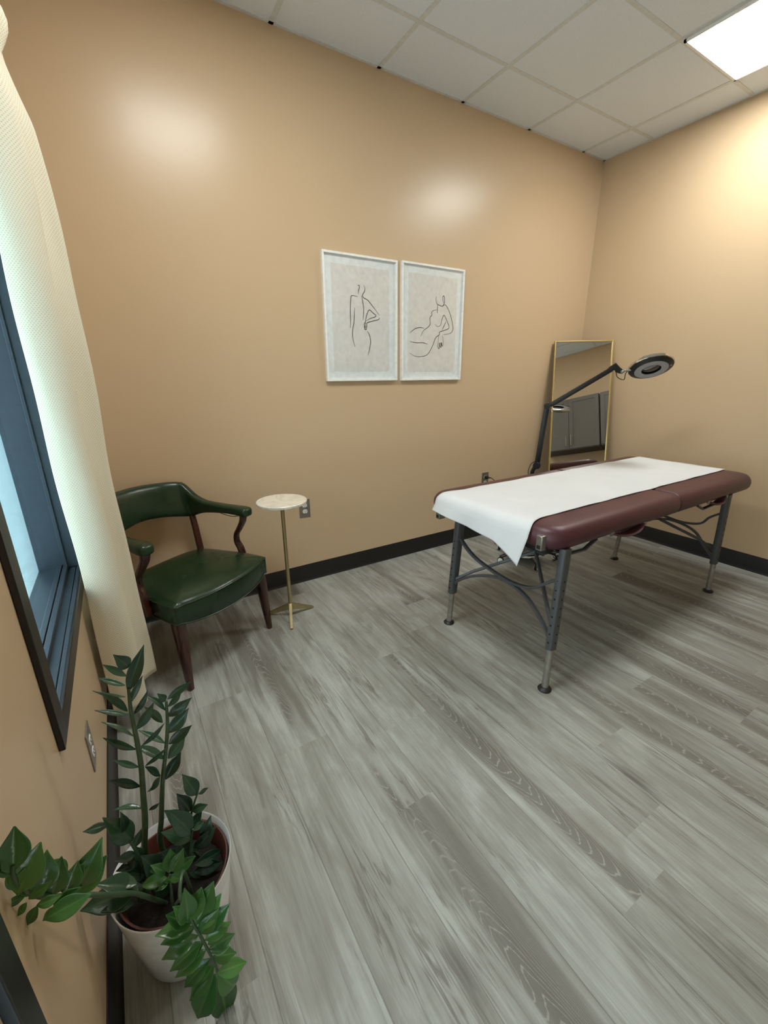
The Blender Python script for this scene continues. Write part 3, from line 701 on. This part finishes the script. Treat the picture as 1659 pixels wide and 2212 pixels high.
# ---------------------------------------------------------------- massage table
TX0, TX1, TXS, TY0, TY1 = 1.606, 3.590, 2.652, -1.568, -0.752
ZB, ZT = 0.650, 0.748
def skew(x, y):           # the left end is cut slightly askew
    return x+0.032*max(0, min(1, (TXS-x)/(TXS-TX0)))**3*max(0, min(1, (TY1-y)/(TY1-TY0)))
def cushion(x0, x1, r0, r1, mbout):
    """upholstered panel: r0/r1 plan corner radius at each end"""
    prof = [(0.030, ZB), (0.012, ZB+0.004), (0.003, ZB+0.018), (0.0, ZB+0.040), (0.003, ZB+0.060), (0.012, ZB+0.078), (0.027, ZB+0.091), (0.048, ZT-0.001), (0.09, ZT+0.002), (0.16, ZT+0.003)]
    rings = []
    for ins, z in prof:
        i0 = ins if r0 > 0.03 else ins*0.28; i1 = ins if r1 > 0.03 else ins*0.28
        xa, xb, ya, yb = x0+i0, x1-i1, TY0+ins, TY1-ins; out = []
        for (cx, cy, sx, sy, rr) in ((xb, yb, 1, 1, r1), (xa, yb, -1, 1, r0), (xa, ya, -1, -1, r0), (xb, ya, 1, -1, r1)):
            R = max(rr-ins*0.6, 0.006); cx2, cy2 = cx-sx*R, cy-sy*R
            a0 = {(1, 1): 0, (-1, 1): 90, (-1, -1): 180, (1, -1): 270}[(sx, sy)]
            for k in range(7):
                th = math.radians(a0+90*k/6); px_, py_ = cx2+R*math.cos(th), cy2+R*math.sin(th); out.append(Vector((skew(px_, py_), py_, z)))
        rings.append(out)
    mbout.rings(rings)
def massage_table():
    t = thing('massage_table', 'folding massage table with maroon vinyl top and grey metal legs', 'table', ((TX0+TX1)/2, (TY0+TY1)/2, 0))
    for x0, x1, r0, r1 in ((TX0, TXS-0.001, 0.100, 0.012), (TXS+0.001, TX1, 0.012, 0.085)):
        mb = MB(); cushion(x0, x1, r0, r1, mb); obj('cushion', mb, MAROON, t, sharp=0)
        obj('underframe', MB().box(x0+0.045, x1-0.045 if r1 > 0.03 else x1-0.01, TY0+0.05, TY1-0.05, ZB-0.018, ZB+0.02), BLACK, t)
    def leg(foot, top):
        f, tp = Vector(foot), Vector(top); d = (tp-f).normalized(); q = lambda z: f+d*((z-f.z)/d.z)
        lg = obj('leg', MB().sweep([q(0.200), q(0.42), q(0.655)], [0.0185, 0.0185, 0.0185], [0.024, 0.024, 0.026], n=16, up=(1, 0, 0), sq=3.5), LEGGREY, t)
        ex = MB().sweep([q(0.012), q(0.05), q(0.21)], [0.0150, 0.0148, 0.0148], n=18)
        for z in (0.055, 0.10, 0.145): ex.sweep([q(z), q(z+0.002)], 0.0153, n=18)
        obj('extension_tube', ex, TUBEAL, lg)
        obj('foot_cap', MB().lathe(q(0.0), [(0.029, 0), (0.030, 0.005), (0.026, 0.010), (0.018, 0.016)], 24), BLACK, lg)
        for i in range(8):
            p = q(0.235+0.040*i); s = -1 if f.x < 2.5 else 1; n_ = Vector((s, 0, 0))
            obj('adjusting_hole', MB().lathe(p+n_*0.0238, [(0.0045, 0), (0.0045, 0.0008)], 10, tuple(n_)), HOLE, lg)
            if f.y < -1.2: obj('adjusting_hole', MB().lathe(p+Vector((0, -0.0183, 0)), [(0.0045, 0), (0.0045, 0.0008)], 10, (0, -1, 0)), HOLE, lg)
    def endframe(xf, xt, yf0, yt0, yf1, yt1, inward):
        """far leg yf0 -> yt0, near leg yf1 -> yt1"""
        leg((xf, yf0, 0), (xt, yt0, 0.655)); leg((xf+0.01, yf1, 0), (xt+(0.075 if inward > 0 else -0.02), yt1, 0.655))
        nx_ = (0.075 if inward > 0 else -0.02)
        class Z_(float): pass
        def XY(y, z):
            t_ = (yf0-y)/(yf0-yf1); return xf+0.01*t_+(xt-xf)*z/0.655+(nx_+0.0)*t_*(z/0.655)
        ys, ye = yf0-0.04, yf1+0.03
        a1 = catmull([(XY(y, z), y, z) for y, z in ((ys, 0.560), (ys-0.025, 0.515), (ys-0.11, 0.460), (ys-0.24, 0.425), (ys-0.36, 0.412), (ys-0.46, 0.432), (ye+0.05, 0.485), (ye-0.005, 0.528))], 6)
        obj('curved_brace', MB().sweep(a1, [0.007]*len(a1), [0.0115]*len(a1), n=10, up=(1, 0, 0), sq=3), LEGGREY, t)
        a2 = catmull([(XY(y, z), y, z) for y, z in ((ys+0.01, 0.262), (ys-0.02, 0.292), (ys-0.09, 0.340), (ys-0.17, 0.378), (ys-0.27, 0.405), (ys-0.37, 0.398), (ys-0.45, 0.365), (ye+0.05, 0.300), (ye-0.008, 0.235))], 6)
        obj('curved_brace', MB().sweep(a2, [0.007]*len(a2), [0.0115]*len(a2), n=10, up=(1, 0, 0), sq=3), LEGGREY, t)
        yc = (yf0+yf1)/2; cxx = xf+inward*0.27; cp = Vector((cxx, yc, 0.495))
        for y, z in ((yf0-0.035, 0.290), (yf1+0.02, 0.285)):
            mid = Vector((XY(y, z)+inward*0.05, y+(yc-y)*0.25, z+0.06))
            obj('fold_brace', MB().sweep([Vector((XY(y, z), y, z)), mid, cp], [0.0085, 0.0085, 0.0085], [0.0085]*3, n=10, up=(1, 0, 0), sq=3), LEGGREY, t)
        obj('fold_brace', MB().sweep([cp-Vector((0, 0.05, 0)), cp+Vector((0, 0.05, 0))], 0.009, n=10).sweep([cp, Vector((cxx+inward*0.26, yc, 0.640))], [0.007]*2, [0.012]*2, n=10, up=(0, 1, 0), sq=3), LEGGREY, t)
        return cp
    c1 = endframe(1.647, 1.655, -0.940, -0.985, -1.590, -1.555, 1)
    c2 = endframe(3.290, 3.295, -0.932, -0.965, -1.556, -1.545, -1)
    xm = TXS
    for s in (-1, 1):
        cb = catmull([c1+Vector((0, s*0.05, 0)), Vector((2.2, -1.27+s*0.13, 0.555)), Vector((xm, -1.20+s*0.22, 0.628))], 8)
        obj('cable', MB().sweep(cb, 0.0018, n=6), CABLEM, t)
        cb = catmull([c2+Vector((0, s*0.05, 0)), Vector((2.95, -1.25+s*0.13, 0.57)), Vector((xm, -1.20+s*0.22, 0.628))], 8)
        obj('cable', MB().sweep(cb, 0.0018, n=6), CABLEM, t)
    # carry handles and metal clips under the near edge
    for xa, xb in ((2.06, 2.33), (3.00, 3.22)):
        yy = TY0+0.022
        pts = catmull([(xa, yy, ZB+0.010), (xa+0.03, yy-0.006, ZB-0.006), ((xa+xb)/2-0.03, yy-0.008, ZB-0.022), ((xa+xb)/2+0.05, yy-0.008, ZB-0.024), (xb-0.03, yy-0.006, ZB-0.010), (xb, yy, ZB+0.012)], 6)
        n = len(pts); hd = obj('carry_handle', MB().sweep(pts, [0.006]*n, [0.012+0.014*math.sin(PI*i/(n-1)) for i in range(n)], n=12, up=(0, 1, 0), sq=2.5), MAROON, t)
        for x in (xa, xb):
            obj('handle_clip', MB().obox((x, yy-0.012, ZB+0.008), (1, 0, 0), (0, 1, 0), (0, 0, 1), 0.013, 0.004, 0.014).lathe((x, yy-0.016, ZB+0.010), [(0.004, 0), (0.003, 0.003)], 10, (0, -1, 0)), STEEL, hd, bevel=0.001)
    # fold hinge levers near the legs
    for xx, yy in ((1.80, -1.52), (3.16, -1.52), (1.80, -0.86)):
        s = 1 if xx < 2.5 else -1
        obj('lever', MB().sweep([(xx-0.10*s, yy, ZB-0.01), (xx, yy-0.005, ZB-0.045), (xx+0.12*s, yy, ZB-0.055), (xx+0.20*s, yy, ZB-0.02)], [0.006]*4, [0.010]*4, n=8, up=(0, 1, 0), sq=3), LEGGREY, t)
    for y, dz in ((-1.500, 0.036), (-0.866, 0.0)):     # steel sockets on the left end for a head rest
        e = skew(TX0, y)
        hb = obj('headrest_socket', MB().box(e-0.012, e+0.030, y-0.015, y+0.015, ZB-0.036+dz, ZB+0.030+dz), STEEL, t, bevel=0.004)
        obj('socket_hole', MB().box(e-0.0125, e-0.0115, y-0.009, y+0.009, ZB-0.028+dz, ZB-0.012+dz), HOLE, hb)
massage_table()

# paper sheet lying on the table, hanging over its left end
def paper():
    NT_, rows = 40, []
    path = []           # (x, z, hang) along the sheet from the right end to the left edge
    top = ZT+0.0065
    for i in range(46):
        x = 3.520-(3.520-1.700)*i/45
        d = abs(x-TXS)
        path.append((x, top-(0.006*(1-d/0.03) if d < 0.03 else 0), 0))
    edge = catmull([(1.700, top), (1.668, top-0.001), (1.640, 0.7505), (1.618, 0.741), (1.603, 0.727), (1.596, 0.712), (1.591, 0.694)], 3)[1:]
    for x, z in edge: path.append((x, z, 0))
    for i in range(1, 15): path.append((None, None, i/14))
    mb = MB(); vs = []
    for (x, z, h) in path:
        for j in range(NT_+1):
            u = j/NT_                      # 0 far edge, 1 near edge
            y = -0.868-(1.418-0.868)*u
            if x is not None:
                k = min(1, max(0.0, (1.76-x)/0.16))
                yy = y + 0.024*(1-u)*k - 0.030*u*k*k
                zz = z + (0.0010*math.sin(x*17+u*5) + 0.0007*math.sin(x*31-u*13))*(1-k)
                vs.append(Vector((skew(x, yy), yy, zz)))
            else:
                z0 = 0.694
                zb = 0.660-0.034*min(1, u/0.72)-(0.067*((u-0.72)/0.28) if u > 0.72 else 0)
                zz = z0+(zb-z0)*h
                bow = 0.006*math.sin(u*9)*h+0.008*math.sin(u*4.2+1)*h
                yy = (y+0.024*(1-u)-0.030*u) + 0.010*(1-u)*h + (0.020*u**3)*h
                vs.append(Vector((skew(1.591, yy)-0.003*h-abs(bow)*0.8-0.022*u**4*h, yy, zz)))
    fs = []; n = NT_+1
    for i in range(len(path)-1):
        for j in range(NT_): a = i*n+j; fs.append((a, a+1, a+n+1, a+n))
    mb.add(vs, fs)
    o = obj('table_paper', mb, PAPER, None, sharp=0)
    sm_ = o.modifiers.new('thickness', 'SOLIDIFY'); sm_.thickness = 0.0008; sm_.offset = 1
    o['label'] = 'white paper sheet spread along the massage table and hanging off its end'; o['category'] = 'paper sheet'
paper()

# ---------------------------------------------------------------- wall cabinets (seen in the mirror)
def cabinet(x0, x1, y0, label, doors, handles):
    z0, z1 = 1.39, 2.14
    t = thing('wall_cabinet', label, 'cabinet', ((x0+x1)/2, YF, z0), group='grey wall cabinets')
    obj('body', MB().box(x0, x1, YF, y0-0.02, z0, z1), CAB, t, bevel=0.001)
    obj('light_rail', MB().box(x0, x1, YF+0.05, y0, z0-0.010, z0), CABD, t)
    for i, (a, b) in enumerate(doors):
        d = MB(); e = 0.055; f0, f1 = y0-0.018, y0
        d.box(a, b, f0, f1-0.006, z0+0.004, z1-0.004)
        d.box(a, a+e, f1-0.006, f1, z0+0.004, z1-0.004).box(b-e, b, f1-0.006, f1, z0+0.004, z1-0.004).box(a+e, b-e, f1-0.006, f1, z0+0.004, z0+0.004+e).box(a+e, b-e, f1-0.006, f1, z1-0.004-e, z1-0.004)
        dr = obj('door', d, CAB, t, bevel=0.0008)
        hx = handles[i]; h = MB().sweep([(hx, y0+0.028, z0+0.05), (hx, y0+0.028, z0+0.20)], 0.006, n=12)
        for z in (z0+0.065, z0+0.185): h.sweep([(hx, y0-0.001, z), (hx, y0+0.028, z)], 0.004, n=8)
        obj('handle', h, STEEL, dr)
CY = YF+0.33
cabinet(2.28, 3.095, CY, 'grey shaker wall cabinet with two doors reflected in the mirror', [(2.283, 2.685), (2.690, 3.092)], [2.655, 2.722])
cabinet(3.112, 3.87, CY, 'grey wall cabinet beside the right wall at the edge of the mirror reflection', [(3.115, 3.488), (3.494, 3.867)], [3.455, 3.527])

# ---------------------------------------------------------------- potted plant
def plant():
    prn = random.Random(21)
    c = Vector((0.157, -1.694, 0))
    t = thing('potted_plant', 'zz plant with glossy green leaves in a white pot by the left wall', 'plant', tuple(c))
    pot = obj('pot', MB().lathe(c, [(0.080, 0.0), (0.092, 0.002), (0.0965, 0.012), (0.108, 0.09), (0.120, 0.175), (0.129, 0.247), (0.1305, 0.252), (0.1295, 0.2545), (0.1275, 0.252), (0.117, 0.16), (0.10, 0.05), (0.05, 0.03)], 64), POTW, t)
    obj('nursery_pot', MB().lathe(c+Vector((0.002, 0.004, 0)), [(0.088, 0.06), (0.113, 0.226), (0.1195, 0.231), (0.1195, 0.233), (0.116, 0.233), (0.112, 0.224), (0.102, 0.17)], 56, cap=False), NURS, t)
    so = MB(); rg = []
    for i, r in enumerate((0.106, 0.088, 0.06, 0.035, 0.01)):
        rg.append([c+Vector((r*math.cos(2*PI*k/36), r*math.sin(2*PI*k/36), 0.180+rnd.uniform(0, 0.012))) for k in range(36)])
    obj('soil', so.rings(rg), SOIL, t)
    Z3 = lambda q: (180+q[0]/4.879, 1380+q[1]/4.879)
    Z2 = lambda q: (q[0]/2.9625, 1700+q[1]/2.9625)
    def leaf(mb, tn, base, tip, w_px, roll, curl, zz, yb, yt):
        b = at(*zz(base), yb); p = at(*zz(tip), yt); ax = p-b; Ln = ax.length; ax.normalize()
        mid = (b+p)/2; view = (CAM-mid); dist = view.length; view.normalize()
        side = ax.cross(view).normalized(); nrm = side.cross(ax).normalized()
        q = Matrix.Rotation(roll, 3, ax); side = q @ side; nrm = q @ nrm
        if nrm.dot(view) < 0: nrm = -nrm
        sc = 2.9625 if zz is Z2 else 4.879
        hw = (w_px/sc)*dist*0.95/FPX/2/max(0.35, abs(math.cos(roll)))
        hw = min(hw, Ln*0.25)
        prof = [0.05, 0.42, 0.74, 0.93, 1.0, 0.95, 0.80, 0.52, 0.24, 0.03]
        n = len(prof); vs = []; uv = []
        for i, wv in enumerate(prof):
            s = i/(n-1); cen = b+ax*(Ln*s)+nrm*(curl*Ln*math.sin(PI*s)*0.5)
            for j in (-1, -0.5, 0, 0.5, 1):
                vs.append(cen+side*(j*hw*wv)+nrm*(abs(j)*hw*wv*0.32)); uv.append((j*0.5+0.5, s))
        fs = [(i*5+j, i*5+j+1, i*5+j+6, i*5+j+5) for i in range(n-1) for j in range(4)]
        mb.add(vs, fs); tn.append((len(fs), prn.random(), uv))
    def frond(path, leaves, zz, yfun, mat, r0, r1, stem=True, base_fix=None):
        pts = [at(*zz(q), yfun(q)) for q in path]
        if base_fix: pts = base_fix+pts
        pts = [Vector(p) for p in catmull(pts, 6)]; n = len(pts)
        st = obj('stem', MB().sweep(pts, [r0+(r1-r0)*i/(n-1) for i in range(n)], n=10), STEMM, t)
        mb, tn = MB(), []
        for L_ in leaves:
            base, tip, wd = L_[:3]; roll = L_[3] if len(L_) > 3 else prn.uniform(-0.35, 0.35)
            dy = L_[4] if len(L_) > 4 else prn.uniform(-0.02, 0.02)
            leaf(mb, tn, base, tip, wd, roll, prn.uniform(-0.15, 0.25), zz, yfun(base), yfun(base)+dy)
        me_uv = []; tones = []
        for nf, tv, uv in tn: tones += [tv]*nf; me_uv += uv
        o = obj('foliage', mb, mat, st, sharp=0)
        ul = o.data.uv_layers.new(name='UVMap')
        for lp in o.data.loops: ul.data[lp.index].uv = me_uv[lp.vertex_index]
        a_ = o.data.attributes.new('tone', 'FLOAT', 'FACE'); a_.data.foreach_set('value', tones)
        s_ = o.modifiers.new('thickness', 'SOLIDIFY'); s_.thickness = 0.0009
        q_ = o.modifiers.new('subdivision', 'SUBSURF'); q_.levels = 1; q_.render_levels = 1
    yA = lambda q: -1.665-0.03*(2040-q[1])/2000
    frond([(655, 2300), (650, 1900), (632, 1650), (610, 1350), (570, 1100), (530, 900), (500, 750), (485, 600), (475, 520)],
          [((470, 765), (175, 565), 66, 0.4), ((480, 800), (115, 752), 48, 0.7), ((530, 1025), (185, 872), 40, 0.9), ((560, 1165), (205, 1040), 62, 0.6), ((590, 1352), (310, 1275), 52, 0.6),
           ((605, 1555), (265, 1492), 72, 0.5), ((635, 1785), (300, 1808), 44, 0.8), ((450, 610), (92, 545), 30, 1.0), ((445, 490), (150, 408), 52, 0.6), ((460, 395), (203, 270), 62, 0.3),
           ((480, 300), (312, 165), 130, 0.1), ((468, 565), (640, 55), 128, 0.0), ((490, 690), (628, 380), 62, 0.5), ((530, 795), (685, 525), 56, 0.5), ((560, 960), (745, 665), 84, 0.3),
           ((610, 1130), (860, 880), 46, 0.8), ((650, 1340), (880, 1140), 40, 0.8), ((672, 1612), (815, 1425), 42, 0.8), ((690, 1805), (805, 1725), 40, 0.8)],
          Z3, yA, LEAFD, 0.0078, 0.0028, base_fix=[Vector((0.118, -1.655, 0.175))])
    yB = lambda q: -1.655-0.03*(2040-q[1])/2000
    frond([(815, 2150), (822, 1900), (828, 1700), (840, 1450), (868, 1200), (886, 950), (882, 780), (873, 655)],
          [((868, 655), (778, 575), 125, 0.1), ((882, 640), (1142, 445), 74, 0.4), ((885, 720), (1040, 540), 60, 0.6), ((890, 820), (1142, 618), 105, 0.2), ((898, 995), (1112, 728), 118, 0.2),
           ((900, 1110), (1148, 905), 100, 0.3), ((892, 1265), (1078, 1015), 110, 0.3), ((866, 1485), (1032, 1188), 105, 0.2), ((866, 755), (645, 588), 50, 0.6), ((838, 885), (638, 712), 70, 0.3),
           ((862, 1100), (575, 960), 58, 0.6), ((862, 1265), (535, 1122), 76, 0.4), ((812, 1445), (648, 1345), 58, 0.6), ((800, 1460), (700, 1600), 40, 0.7)],
          Z3, yB, LEAFD, 0.0070, 0.0028, base_fix=[Vector((0.150, -1.645, 0.175))])
    yC = lambda q: -1.66-0.02*(2040-q[1])/2000
    frond([(1110, 2150), (1120, 1950), (1148, 1800), (1185, 1680), (1210, 1620)],
          [((1200, 1645), (1040, 1425), 128, 0.1), ((1210, 1635), (1318, 1568), 38, 0.7), ((1130, 1815), (980, 1628), 118, 0.1), ((1140, 1815), (1312, 1745), 92, 0.1),
           ((1090, 1960), (850, 1805), 120, 0.1), ((1110, 1960), (1090, 1790), 70, 0.2), ((1130, 1990), (1255, 1800), 96, 0.2)],
          Z3, yC, LEAFD, 0.004, 0.002, base_fix=[Vector((0.215, -1.655, 0.18))])
    yD = lambda q: -1.70-0.02*(600-q[1])/600
    frond([(1210, 560), (1215, 420), (1225, 330), (1235, 270)],
          [((1230, 330), (1030, 290), 120, 0.1), ((1230, 300), (1080, 150), 100, 0.2), ((1235, 280), (1310, 215), 70, 0.2), ((1240, 400), (1385, 245), 62, 0.4), ((1290, 330), (1350, 180), 66, 0.2),
           ((1215, 420), (1300, 320), 130, 0.1), ((1210, 460), (1130, 330), 120, 0.1), ((1240, 500), (1422, 398), 62, 0.3), ((1240, 545), (1428, 478), 66, 0.3), ((1215, 560), (1330, 540), 70, 0.3), ((1205, 540), (1120, 430), 90, 0.3), ((1200, 600), (1330, 640), 80, 0.4), ((1180, 560), (1060, 480), 110, 0.3), ((1190, 520), (1010, 420), 90, 0.4)],
          Z2, yD, LEAFD, 0.004, 0.002, base_fix=[Vector((0.225, -1.68, 0.18))])
    yE = lambda q: -1.70
    frond([(900, 470), (870, 410), (800, 310), (720, 240)],
          [((850, 345), (655, 195), 105, 0.1), ((700, 240), (528, 287), 44, 0.5), ((790, 290), (768, 155), 44, 0.5), ((860, 390), (905, 268), 92, 0.2), ((880, 420), (730, 480), 80, 0.4), ((885, 440), (800, 560), 80, 0.5),
           ((900, 470), (870, 380), 100, 0.3), ((930, 560), (760, 560), 90, 0.3), ((930, 600), (800, 480), 100, 0.3), ((960, 640), (880, 740), 100, 0.3), ((1000, 560), (900, 440), 110, 0.4), ((1000, 620), (1110, 700), 90, 0.4), ((890, 480), (740, 540), 60, 0.6), ((910, 500), (840, 640), 110, 0.3)],
          Z2, yE, LEAFD, 0.004, 0.002, base_fix=[Vector((0.110, -1.69, 0.18))])
    # bright rosette in the middle
    yF = lambda q: -1.765
    frond([(1110, 760), (1095, 640), (1088, 560)],
          [((1085, 550), (1090, 392), 92, 0.1), ((1100, 545), (1175, 392), 88, 0.1), ((1110, 550), (1252, 440), 104, 0.1), ((1075, 575), (1170, 590), 84, 0.1), ((1070, 580), (895, 640), 120, 0.1), ((1080, 600), (1000, 670), 90, 0.2), ((1060, 560), (960, 500), 90, 0.3),
           ((1100, 600), (1040, 600), 70, 0.2), ((960, 540), (1050, 500), 80, 0.3)],
          Z2, yF, LEAFB, 0.004, 0.002, base_fix=[Vector((0.165, -1.72, 0.18))])
    # left frond reaching along the wall toward the camera
    def yG(q): 
        x = q[0]/2.9625
        pts_ = [(-40, -2.02), (30, -1.995), (170, -1.915), (235, -1.86), (300, -1.79), (400, -1.76)]
        for (a, ya), (b, yb) in zip(pts_[:-1], pts_[1:]):
            if x <= b: return ya+(yb-ya)*(x-a)/(b-a)
        return -1.76
    frond([(930, 700), (850, 680), (720, 690), (560, 690), (400, 700), (250, 700), (130, 640), (85, 560)],
          [((880, 660), (605, 625), 90, 0.4, 0.0), ((890, 650), (510, 795), 150, 0.1, 0.01), ((880, 620), (740, 600), 90, 0.2), ((860, 740), (640, 800), 60, 0.5), ((900, 700), (860, 600), 120, 0.2)],
          Z2, yG, LEAFD, 0.005, 0.003, base_fix=[Vector((0.130, -1.72, 0.18))])
    frond([(560, 690), (400, 700), (250, 690), (130, 640), (85, 560), (82, 500)],
          [((85, 545), (92, 248), 150, 0.0, 0.0), ((85, 540), (25, 400), 100, 0.2, 0), ((80, 560), (-40, 470), 90, 0.2, 0), ((110, 690), (262, 350), 165, 0.1, 0), ((240, 700), (300, 400), 120, 0.3, 0), ((220, 690), (130, 470), 150, 0.2, 0),
           ((330, 700), (395, 440), 170, 0.1, 0), ((420, 690), (500, 470), 160, 0.2, 0), ((430, 560), (270, 480), 120, 0.2, 0), ((500, 640), (655, 318), 130, 0.1, 0), ((480, 700), (685, 435), 135, 0.1, 0), ((420, 660), (545, 480), 120, 0.3, 0),
           ((280, 850), (590, 680), 150, 0.1, 0), ((340, 760), (520, 640), 130, 0.2, 0), ((230, 760), (400, 690), 120, 0.2, 0), ((180, 720), (330, 600), 150, 0.3, 0), ((160, 700), (20, 765), 96, 0.1, 0), ((240, 760), (175, 888), 84, 0.2, 0), ((170, 740), (110, 830), 76, 0.3, 0),
           ((100, 640), (160, 520), 110, 0.2, 0), ((380, 760), (270, 860), 90, 0.2, 0), ((520, 720), (400, 600), 150, 0.2, 0), ((130, 650), (60, 480), 110, 0.3, 0)],
          Z2, lambda q: yG(q)-0.01, LEAFB, 0.0035, 0.002)
    # right frond arching over the rim and down
    def yH(q): return -1.83-0.10*max(0, min(1, (q[1]-650)/850))
    frond([(1150, 700), (1195, 780), (1240, 880), (1290, 965), (1335, 1050), (1370, 1120), (1392, 1180)],
          [((1200, 860), (1180, 645), 90, 0.2, 0), ((1215, 860), (1290, 640), 100, 0.1, 0), ((1245, 890), (1368, 602), 105, 0.1, 0), ((1262, 915), (1418, 678), 100, 0.1, 0), ((1290, 940), (1472, 745), 100, 0.1, 0), ((1310, 980), (1482, 858), 100, 0.1, 0),
           ((1335, 1040), (1505, 935), 100, 0.1, 0), ((1360, 1090), (1516, 1060), 105, 0.1, 0), ((1280, 940), (1400, 780), 120, 0.2, -0.01), ((1385, 1190), (1580, 1118), 150, 0.1, 0), ((1390, 1180), (1505, 1275), 150, 0.2, 0), ((1330, 1010), (1460, 900), 120, 0.2, -0.01), ((1350, 1060), (1480, 1010), 110, 0.2, -0.01),
           ((1205, 850), (1105, 765), 100, 0.2, 0), ((1215, 870), (1060, 820), 90, 0.2, 0), ((1225, 870), (990, 955), 110, 0.1, 0), ((1245, 900), (1025, 1010), 105, 0.1, 0), ((1268, 950), (1032, 1108), 105, 0.1, 0), ((1292, 990), (1085, 1182), 105, 0.1, 0), ((1318, 1040), (1120, 1222), 105, 0.1, 0),
           ((1345, 1095), (1178, 1285), 105, 0.1, 0), ((1368, 1140), (1212, 1372), 105, 0.1, 0), ((1380, 1195), (1262, 1485), 112, 0.1, 0), ((1398, 1195), (1458, 1500), 118, -0.15, 0.01), ((1300, 1000), (1160, 1120), 110, 0.2, 0.01)],
          Z2, yH, LEAFB, 0.004, 0.0025, base_fix=[Vector((0.185, -1.74, 0.18)), Vector((0.18, -1.79, 0.34))])
plant()
